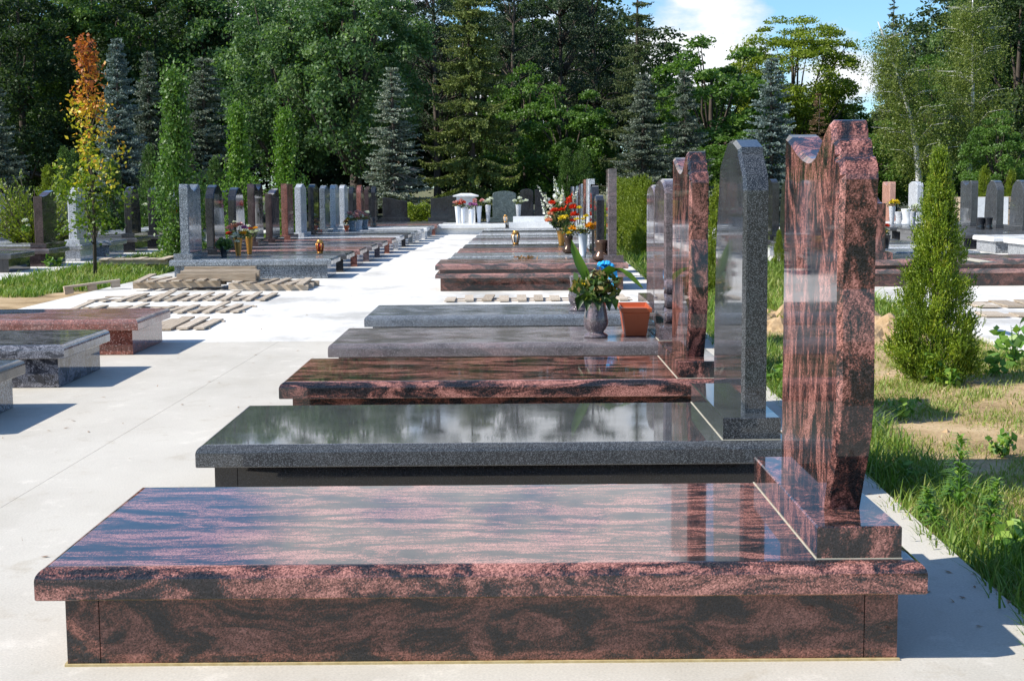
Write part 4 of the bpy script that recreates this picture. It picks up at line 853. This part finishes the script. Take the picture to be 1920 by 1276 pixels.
PROTO['norwayB'] = norway(12, 1.8, 2.4, .72, 8, 'norway_dark', .8, .7)
PROTO['blueA'] = spruce(5.5, .15, 1.3, .20, 10, 'bluespruce', sag=-.12, tip=.12, r0=.07, tw=.30, W=.036, m=6, per=.12, shape=.8)
PROTO['blueB'] = spruce(5.5, .25, 1.45, .22, 10, 'greyspruce', sag=-.16, tip=.10, r0=.07, tw=.30, W=.036, m=6, per=.13, shape=.75, hang=.14)
PROTO['pale'] = spruce(5.2, .9, 1.15, .17, 9, 'palespruce', sag=-.14, tip=.10, r0=.09, tw=.22, W=.030, m=6, per=.12, shape=.66)
PROTO['browntop'] = spruce(5.5, .3, .95, .2, 7, 'brownneedle', sag=-.1, tip=.1, r0=.07, tw=.2, W=.024, m=5, per=.15, shape=.75, gap=.2)
PROTO['pine'] = pine(12, 3.6, 2.6, 95)
PROTO['birchA'] = birch(8.2, 1.2, 1.9, 80, .15, -.20)
PROTO['birchB'] = birch(9.5, .8, 2.2, 95, .12, .02, 1.5)
PROTO['thujaG'] = cone_thuja(1.6, .38, 480, 40, .070, .0062, 6, 'thuja', .95, ragged=.28)
PROTO['thujaS'] = cone_thuja(2.2, .42, 170, 20, .13, .018, 5, 'thuja_dark', .6)
PROTO['thujaH'] = cone_thuja(1.7, .45, 200, 22, .10, .013, 5, 'thuja_hedge', .85, ragged=.2)
PROTO['autumn'] = columnar(3.45, .6, .46, 105, 40, .056, 'leaf_autumn', True, airy=.62)
PROTO['colA'] = columnar(3.0, .12, .42, 180, 66, .054, 'leaf_mid')
PROTO['colB'] = columnar(2.5, .2, .36, 140, 56, .052, 'leaf_bright')
M['leaf_shaded'] = leafmat('shaded green leaves', [(0,(.018,.036,.012)), (.5,(.036,.066,.02)), (1,(.07,.105,.032))], .6)  # darker copy of leaf_dark, shade for depth put into the colour
PROTO['wood'] = deciduous(12, .4, 3.6, 150, 150, .17, 'leaf_shaded', .26)
PROTO['decD'] = deciduous(12, 1.2, 3.3, 190, 190, .14, 'leaf_shaded', .26)
# the wood behind: look-alike trees
gw = 'dark trees at the back of the wood'; lw = 'tall dark broadleaf tree in the shady wood behind the front trees'
for row, (D, st, top) in enumerate(((66, 150, 10), (76, 165, -35))):
    px = -160 + 60*row
    while px < 1200:
        plant('wood', px+R.uniform(-25,25), D+R.uniform(-2,2), top+R.uniform(-45,45), lw, ws=1.15, group=gw); px += st
    px = 1265
    while px < 1720:
        plant('wood', px+R.uniform(-20,20), D, (175 if px < 1540 else 215)+R.uniform(-25,25), 'low dark broadleaf tree in the gap of the wood under the open sky', ws=1.4, group='low trees under the open sky'); px += 105
    px = 1775
    while px < 2150:
        plant('wood', px+R.uniform(-20,20), D, top+R.uniform(-30,30), lw, ws=1.15, group=gw); px += st
# named trees, left to right
plant('decD', 45, 56, -55, 'large dark broadleaf tree at the left edge behind the juniper', rz=.3)
plant('decB', 180, 58, -40, 'dark broadleaf tree behind the orange autumn tree', rz=1.2)
plant('decD', 300, 60, -75, 'tall dark broadleaf tree behind the brown tipped spruce', rz=2.2)
plant('blueB', -10, 41, 130, 'grey green spruce cut off by the left edge', rz=.3)
plant('blueA', 228, 45, 72, 'slender blue spruce right of the orange autumn tree', name='blue_spruce', rz=.5, ws=.86)
plant('blueB', 285, 48, 92, 'brown tipped slim spruce between blue spruce and green spruce', name='spruce', rz=1.5, ws=.7)
plant('blueB', 388, 47, 104, 'broad layered grey green spruce behind the columnar trees', name='spruce', rz=2.4, ws=1.15)
plant('oakA', 545, 52, -30, 'big blue green oak with rounded crown left of the pale spruce', name='oak_tree', rz=.2)
plant('oakA', 668, 50, -70, 'tall oak with thick dark trunk beside the pale silver spruce', name='oak_tree', rz=2.0, ws=.95)
plant('oakA', 440, 60, -60, 'dark oak rising behind the layered grey green spruce', name='oak_tree', rz=4.0)
o = plant('pale', 738, 46, 124, 'pale silver spruce with bare dead branches low on its right side', name='silver_spruce', rz=0.0)
q = MB()
for k in range(34):                              # dead twigs
    z = R.uniform(.6,2.1); a = R.uniform(-1.5,.55); ln = R.uniform(.4,1.05); e = Vector((ln*math.cos(a), ln*math.sin(a), z+R.uniform(-.25,.1)))
    q.tube([(0,0,z), e*.5+Vector((0,0,z*.5+.06)), e], [.018,.012,.004], 4)
    for _ in range(3): q.tube([e*.6+Vector((0,0,z*.4)), e*.8+Vector((R.normal()*.18,R.normal()*.1,z*.2+R.normal()*.12))], [.008,.003], 3)
q.build('dead_branches', M['dead'], o)
plant('norway', 886, 48, -35, 'large olive green norway spruce with hanging branchlets in the centre', name='norway_spruce', rz=.9, ws=.98)
for px, D, yt, lb in ((965,58,-40,'dark pine right behind the large central spruce'),(1050,60,-55,'tall dark pine with open crown between the two big spruces'),(1115,63,-50,'dark pine left of the right-hand big spruce'),(820,62,-60,'dark pine left behind the large central spruce')):
    plant('pine', px, D, yt, lb, name='pine_tree')
plant('decM', 1065, 53, 165, 'mid green maple under the dark pines', name='maple_tree', rz=.4, ws=1.15)
plant('decM', 985, 55, 130, 'shaded green maple right of the central spruce', name='maple_tree', rz=1.9, ws=.9)
plant('norwayB', 1196, 51, -55, 'tall dark drooping spruce left of the open sky', name='norway_spruce', rz=2.0, ws=.86)
plant('blueB', 1206, 47, 135, 'dull grey spruce in front of the tall drooping spruce', name='spruce', rz=.1, ws=.95)
plant('blueB', 1283, 47, 128, 'dull grey spruce above the arched headstones', name='spruce', rz=3.3, ws=.85)
plant('decM', 1335, 54, 82, 'dark green broadleaf tree left of the yellow green tree', rz=.9, ws=1.25)
plant('locust', 1482, 58, 38, 'spreading yellow green tree with dark limbs under the open sky', name='locust_tree', rz=.6, ws=1.1)
plant('blueA', 1445, 45, 108, 'dense blue spruce between the two nearest tall headstones', name='blue_spruce', rz=2.0, ws=1.05)
plant('browntop', 1532, 49, 175, 'small dead brown conifer left of the nearest headstone top', name='conifer', rz=.3, ws=.8)
plant('decM', 1560, 60, 175, 'bushy green tree below the white cloud, left of the birch', rz=2.2, ws=1.2)
plant('norwayB', 1668, 62, -5, 'pointed spruce top sticking out behind the leaning birch', name='norway_spruce', rz=1.0, ws=.55)
plant('birchA', 1722, 49, 28, 'weeping birch with leaning white trunk right of the nearest headstone', name='birch_tree', rz=.0)
plant('birchB', 1815, 50, -28, 'large weeping birch with light green foliage behind the thuja', name='birch_tree', rz=.8)
plant('decM', 1745, 57, 115, 'green broadleaf tree between the two birches', rz=1.0)
plant('decA', 1835, 60, -45, 'dark broadleaf tree rising behind the large weeping birch', rz=3.0, ws=.8)
plant('decD', 1900, 57, -60, 'big dark broadleaf tree at the right edge', rz=1.1)
plant('decM', 1870, 46, 215, 'low green bushy tree at the right edge behind the dark headstones', rz=1.6, ws=1.0)
plant('decM', 1640, 54, 230, 'low green bushes beneath the leaning birch', rz=3.9, ws=1.7)
plant('decM', 1380, 50, 250, 'low dark bush behind the shouldered gable headstone', rz=2.9, ws=1.6)
# slim columns among the graves
plant('autumn', 172, 22.3, 84, 'slender young tree with orange top and yellow green lower leaves', name='columnar_tree', rz=.4)
plant('colA', 334, 25.5, 138, 'tall dark green columnar tree before the layered spruce', name='columnar_tree', rz=.2, ws=.78)
plant('colB', 449, 31, 208, 'bright green columnar tree behind the left row, left one of the pair', name='columnar_tree', rz=1.0, ws=.78)
plant('colB', 537, 34, 217, 'bright green columnar tree behind the red brown block headstone', name='columnar_tree', rz=2.5, ws=.85)
for px, D, yt, lb, kd in ((122,40,277,'dark green thuja behind the light grey headstone','thujaS'),(141,41,282,'green thuja touching the autumn tree','thujaS'),(90,40,310,'yellowish thuja behind the juniper','thujaH'),(281,40,272,'dark green thuja between the dark headstones','thujaS'),(404,41,294,'dark thuja behind the twin crested headstone','thujaS'),(212,42,300,'dark thuja behind the autumn tree','thujaS'),
    (1064,46,278,'left narrow thuja above the red gladioli','thujaS'),(1082,47,285,'middle narrow thuja above the red gladioli','thujaS'),(1095,46,277,'right narrow thuja above the pale ribbed headstone','thujaS'),
    (1846,44,310,'small pointed thuja behind the wavy grey headstone','thujaH'),(1897,44,318,'small pointed thuja at the right edge','thujaH')):
    plant(kd, px, D, yt, lb, name='thuja', cat='shrub', ws=.82)
gh = 'yellow green thujas of the hedge row behind the right row'
for k in range(14):
    D = 25.2+.88*k; x = 2.42+.017*(D-25); px = 960+x*F/D
    plant('thujaH', px, D, 347-15*26/D*R.uniform(.7,1.3), 'thuja of the yellow green hedge, ' + ('one of its farther plants' if k > 2 else 'its nearest plants by the arched headstone'), name='thuja', cat='shrub', ws=.82, group=gh)
for k, (px, D, yt) in enumerate(((1345,17.5,345),(1462,22,430))):
    plant('thujaH', px, D, yt, ('thuja glimpsed between the third and second headstone','little thuja glimpsed left of the nearest headstone')[k], name='thuja', cat='shrub', ws=.6)
plant('thujaG', 1762, 9.6, 274, 'cone shaped golden green thuja standing in the grass on the right', name='thuja', cat='shrub', rz=.4, ws=.70)
# juniper
o = empty('juniper', (at(62,350,27.6).x, 27.6, -.05), 'spreading juniper bush with arching yellow green branches at the left edge', 'shrub')
n = 110; az = R.uniform(0,6.28,n); P=[];D=[];L=[]
q = MB()
for a in az:
    ln = R.uniform(.8,1.6); e = R.uniform(.35,1.25); d = np.array([math.cos(a)*math.cos(e), math.sin(a)*math.cos(e), math.sin(e)])
    tipp = d*ln+np.array([0,0,.15]); q.tube([(0,0,.1), tuple(tipp*.5+np.array([0,0,.12])), tuple(tipp)], [.015,.01,.004], 4)
    for u in np.linspace(.25,1,16):
        b = tipp*u+np.array([0,0,.12*math.sin(u*3.1)])
        P.append(b+R.normal(size=3)*.03); D.append(nrm(d+R.normal(size=3)*.38)); L.append(.22*(1.15-u*.55))
P,D,L = map(np.array,(P,D,L)); q.build('branches', M['bark'], o)
Q = expand(P,D,L,np.full(len(P),.018),5); link('foliage', leafmesh('foliage', Q, R.random(len(Q))), M['thuja_hedge'], o)
# low hedge at the end of the left row
p = at(787, 390, 44); C = R.uniform(-1,1,size=(3200,3))*np.array([.40,.3,.28])+np.array([0,0,.52]); C[:,2] += .05*np.sin(C[:,0]*14)
link_ = link('hedge', leafmesh('hedge', leaves_at(C,.05,np.array([-.2,-.3,.8]),.6), R.random(len(C))), M['leaf_locust'], None, (p.x, 44, 0)); tag(link_, 'low clipped yellow green hedge between two black headstones', 'hedge')
# ------------------------------------------------------------------ grass and weeds
def noise2(x, y, s):
    return (np.sin(x*s*1.7+1.3)*np.cos(y*s*1.3+.4)+np.sin((x+y)*s*2.9+2.1)*.6+np.cos((x*1.3-y)*s*4.7+.7)*.4+np.sin(x*s*9.1-y*s*7.3)*.3)/2.3
def grass(label, xf, y0, y1, n, h, w, thr=-.15, dry=.0, name='grass'):
    y = R.uniform(y0,y1,n); a,b = xf(y); x = a+(b-a)*R.random(n); e = np.minimum(x-a, b-x)
    k = noise2(x,y,1.6)+R.normal(size=n)*.30; k = np.where(e < .35, k+.55, k); keep = k > thr; x,y,k = x[keep],y[keep],k[keep]; n = len(x)
    base = np.stack([x,y,np.full(n,-.06)],1); hh = h*R.uniform(.35,1.25,n)*np.clip(.75+.5*k,.45,1.5)
    az = R.uniform(0,6.28,n); ln = np.stack([np.cos(az),np.sin(az),np.zeros(n)],1)*(hh*R.uniform(.15,.95,n))[:,None]
    sd = np.stack([-np.sin(az+R.normal(size=n)*.7),np.cos(az),np.zeros(n)],1)*(w*R.uniform(.6,1.3,n))[:,None]
    up = np.array([0,0,1.0])*hh[:,None]; m1 = base+up*.6+ln*.35; tp = base+up*.9+ln
    Q = np.concatenate([np.stack([base-sd,base+sd,m1+sd*.8,m1-sd*.8],1), np.stack([m1-sd*.8,m1+sd*.8,tp+sd*.12,tp-sd*.12],1)])
    tone = np.clip(.35-.28*k+dry+R.normal(size=n)*.17,0,1); tone = np.concatenate([tone,tone])
    return tag(link(name, leafmesh(name,Q,tone), M['grass']), label, 'grass', kind='stuff')
grass('patchy grass with dry spots on the strip right of the nearest graves', lambda y: (ER(y)+.0, np.minimum(CL(y), 1.1+y*.36)), 3.2, 13.5, 75000, .062, .0032, -.02, .24)
grass('short dry stubble between the bare patches right of the nearest graves', lambda y: (ER(y)+.05, np.minimum(CL(y), 1.1+y*.36)), 3.4, 13.5, 60000, .035, .0030, -.75, .38)
grass('long green grass along the concrete edge behind the headstones', lambda y: (ER(y)-.10*np.abs(np.sin(y*5.3)*np.sin(y*1.9+.6)), ER(y)+.42), 3.3, 17, 16000, .12, .0034, -.3, .06)
grass('grass strip between the right row and the yellow hedge', lambda y: (ER(y), CL(y)), 13.5, 38, 38000, .2, .008, -.35, .14)
grass('grass around the autumn tree left of the pallets', lambda y: (np.full_like(y,-7.5)+.02*(y-20), EL_(y)-.02), 19.2, 40, 32000, .13, .008, -.6, .10)
grass('thin grass at the border of the sand on the left', lambda y: (np.full_like(y,-8.2), np.full_like(y,-6.0)), 17.9, 19.6, 5000, .10, .007, -.3, .02)
def goldenrod(x, y, h, label, n=95):
    o = empty('weed_plant', (x, y, -.05), label, 'weed', 'leafy weeds in the grass'); q = MB(); lx, ly = R.normal()*.05, R.normal()*.05
    q.tube([(0,0,0),(lx*.4,ly*.4,h*.5),(lx,ly,h)], [.006,.005,.002], 5); q.build('stem', M['weed'], o)
    t = R.uniform(.12,1,n)**.8; az = np.arange(n)*2.4+R.normal(size=n)*.3; L = (.115*(1.12-t)**.6*h/.42+.015)
    b = np.stack([lx*t,ly*t,h*t],1); o1 = np.stack([np.cos(az),np.sin(az),np.full(n,.55)+t*.6],1); o1 = nrm(o1); m1 = b+o1*(L*.5)[:,None]; tp = m1+nrm(o1-np.array([0,0,.75]))*(L*.55)[:,None]
    sd = np.stack([-np.sin(az),np.cos(az),np.zeros(n)],1)*.0065
    Q = np.concatenate([np.stack([b-sd*.4,b+sd*.4,m1+sd,m1-sd],1),np.stack([m1-sd,m1+sd,tp+sd*.1,tp-sd*.1],1)])
    tone = np.clip(t*.8+R.normal(size=n)*.12,0,1); link('leaves', leafmesh('leaves',Q,np.concatenate([tone,tone])), M['weed'], o); return o
def broadweed(x, y, h, label, n=45, m='weed', leaf=.05):
    o = empty('weed_plant', (x, y, -.05), label, 'weed', 'leafy weeds in the grass'); q = MB(); C=[]
    for k in range(6):
        e = Vector((R.normal()*h*.35,R.normal()*h*.35,h*R.uniform(.6,1))); q.tube([(0,0,0),e*.5+Vector((0,0,h*.1)),e],[.004,.003,.0015],4)
        for _ in range(n//6): C.append(np.array(e*R.uniform(.3,1.05))+R.normal(size=3)*h*.12)
    q.build('stem', M['weed'], o); C = np.array(C); C[:,2] = np.maximum(C[:,2],.03)
    link('leaves', leafmesh('leaves', leaves_at(C,leaf,np.array([-.2,-.4,.9]),1.0), R.random(len(C))), M[m], o); return o
for px, py, h, lb in ((1797,985,.36,'tallest feathery weed, standing alone near the dry patch'),(1760,1010,.20,'short feathery weed left of the tallest one'),(1850,1015,.24,'feathery weed right of the tallest one with bright tip'),(1722,985,.15,'small feathery weed near the corner of the nearest plinth'),(1770,960,.17,'small feathery weed behind the short one')):
    p = gp(px, py, -.05); goldenrod(p.x, p.y, h, lb)
for px, py, h, lb, lf in ((1745,722,.22,'broadleaf weed at the left foot of the thuja',.055),(1785,728,.14,'small weed at the front foot of the thuja',.04),(1900,690,.34,'tall broadleaf weed at the right edge beside the thuja',.075),(1860,705,.2,'bushy weed right of the thuja',.05),(1700,905,.10,'low broadleaf weed by the concrete edge behind the nearest plinth',.035),(1880,860,.12,'low broadleaf weed at the right edge near the dry patch',.04),(1690,790,.13,'low broadleaf weed in the dry grass behind the nearest headstone',.04),(1905,1045,.13,'broadleaf weed at the right edge beside the feathery weeds',.045),(1450,725,.20,'green weed behind the shouldered headstone',.05),(1150,462,.30,'tall leafy weed right of the marbled narrow headstone',.10),(100,505,.20,'broadleaf weed left of the autumn tree trunk',.09)):
    p = gp(px, py, -.05); broadweed(p.x, p.y, h, lb, 60, leaf=lf)

# crumbs of earth
q = MB(); n = 1500
for k in range(n):
    y = R.uniform(3.6, 14.5); a_, b_ = ER(y)+.08, min(CL(y), 1.1+y*.36); x = R.uniform(a_, b_); r_ = .006+.016*R.random()**3
    if noise2(np.array([x]), np.array([y]), 1.6)[0] > .12 and R.random() < .8: continue
    v_ = [(x+r_*R.uniform(.6,1.3)*dx, y+r_*R.uniform(.6,1.3)*dy, -.045+r_*R.uniform(.4,.9)*dz) for dx,dy,dz in ((1,0,0),(0,1,0),(-1,0,0),(0,-1,0),(.2,.1,1.1))]
    q.add(v_, [(0,1,4),(1,2,4),(2,3,4),(3,0,4)])
tag(q.build('soil_crumbs', M['earth']), 'crumbs of dry earth scattered over the bare patches on the right', 'soil', kind='stuff')

# litter on the concrete
n = 260; y = 3.2+R.random(n)**1.5*16; x = np.where(R.random(n) < .5, ER(y)-R.random(n)**2*.9, -2.9+R.random(n)*1.7)
z = np.full(n, .004); C = np.stack([x,y,z],1); A = rdir(n); A[:,2] *= .15; A = nrm(A)*R.uniform(.006,.018,n)[:,None]; B_ = np.cross(A, np.array([0,0,1.]))*.45
link_ = link('leaf_litter', leafmesh('leaf_litter', diamonds(C,A,B_), R.random(n)), M['p_dry']); tag(link_, 'tiny dry leaf scraps scattered over the concrete', 'litter', kind='stuff')
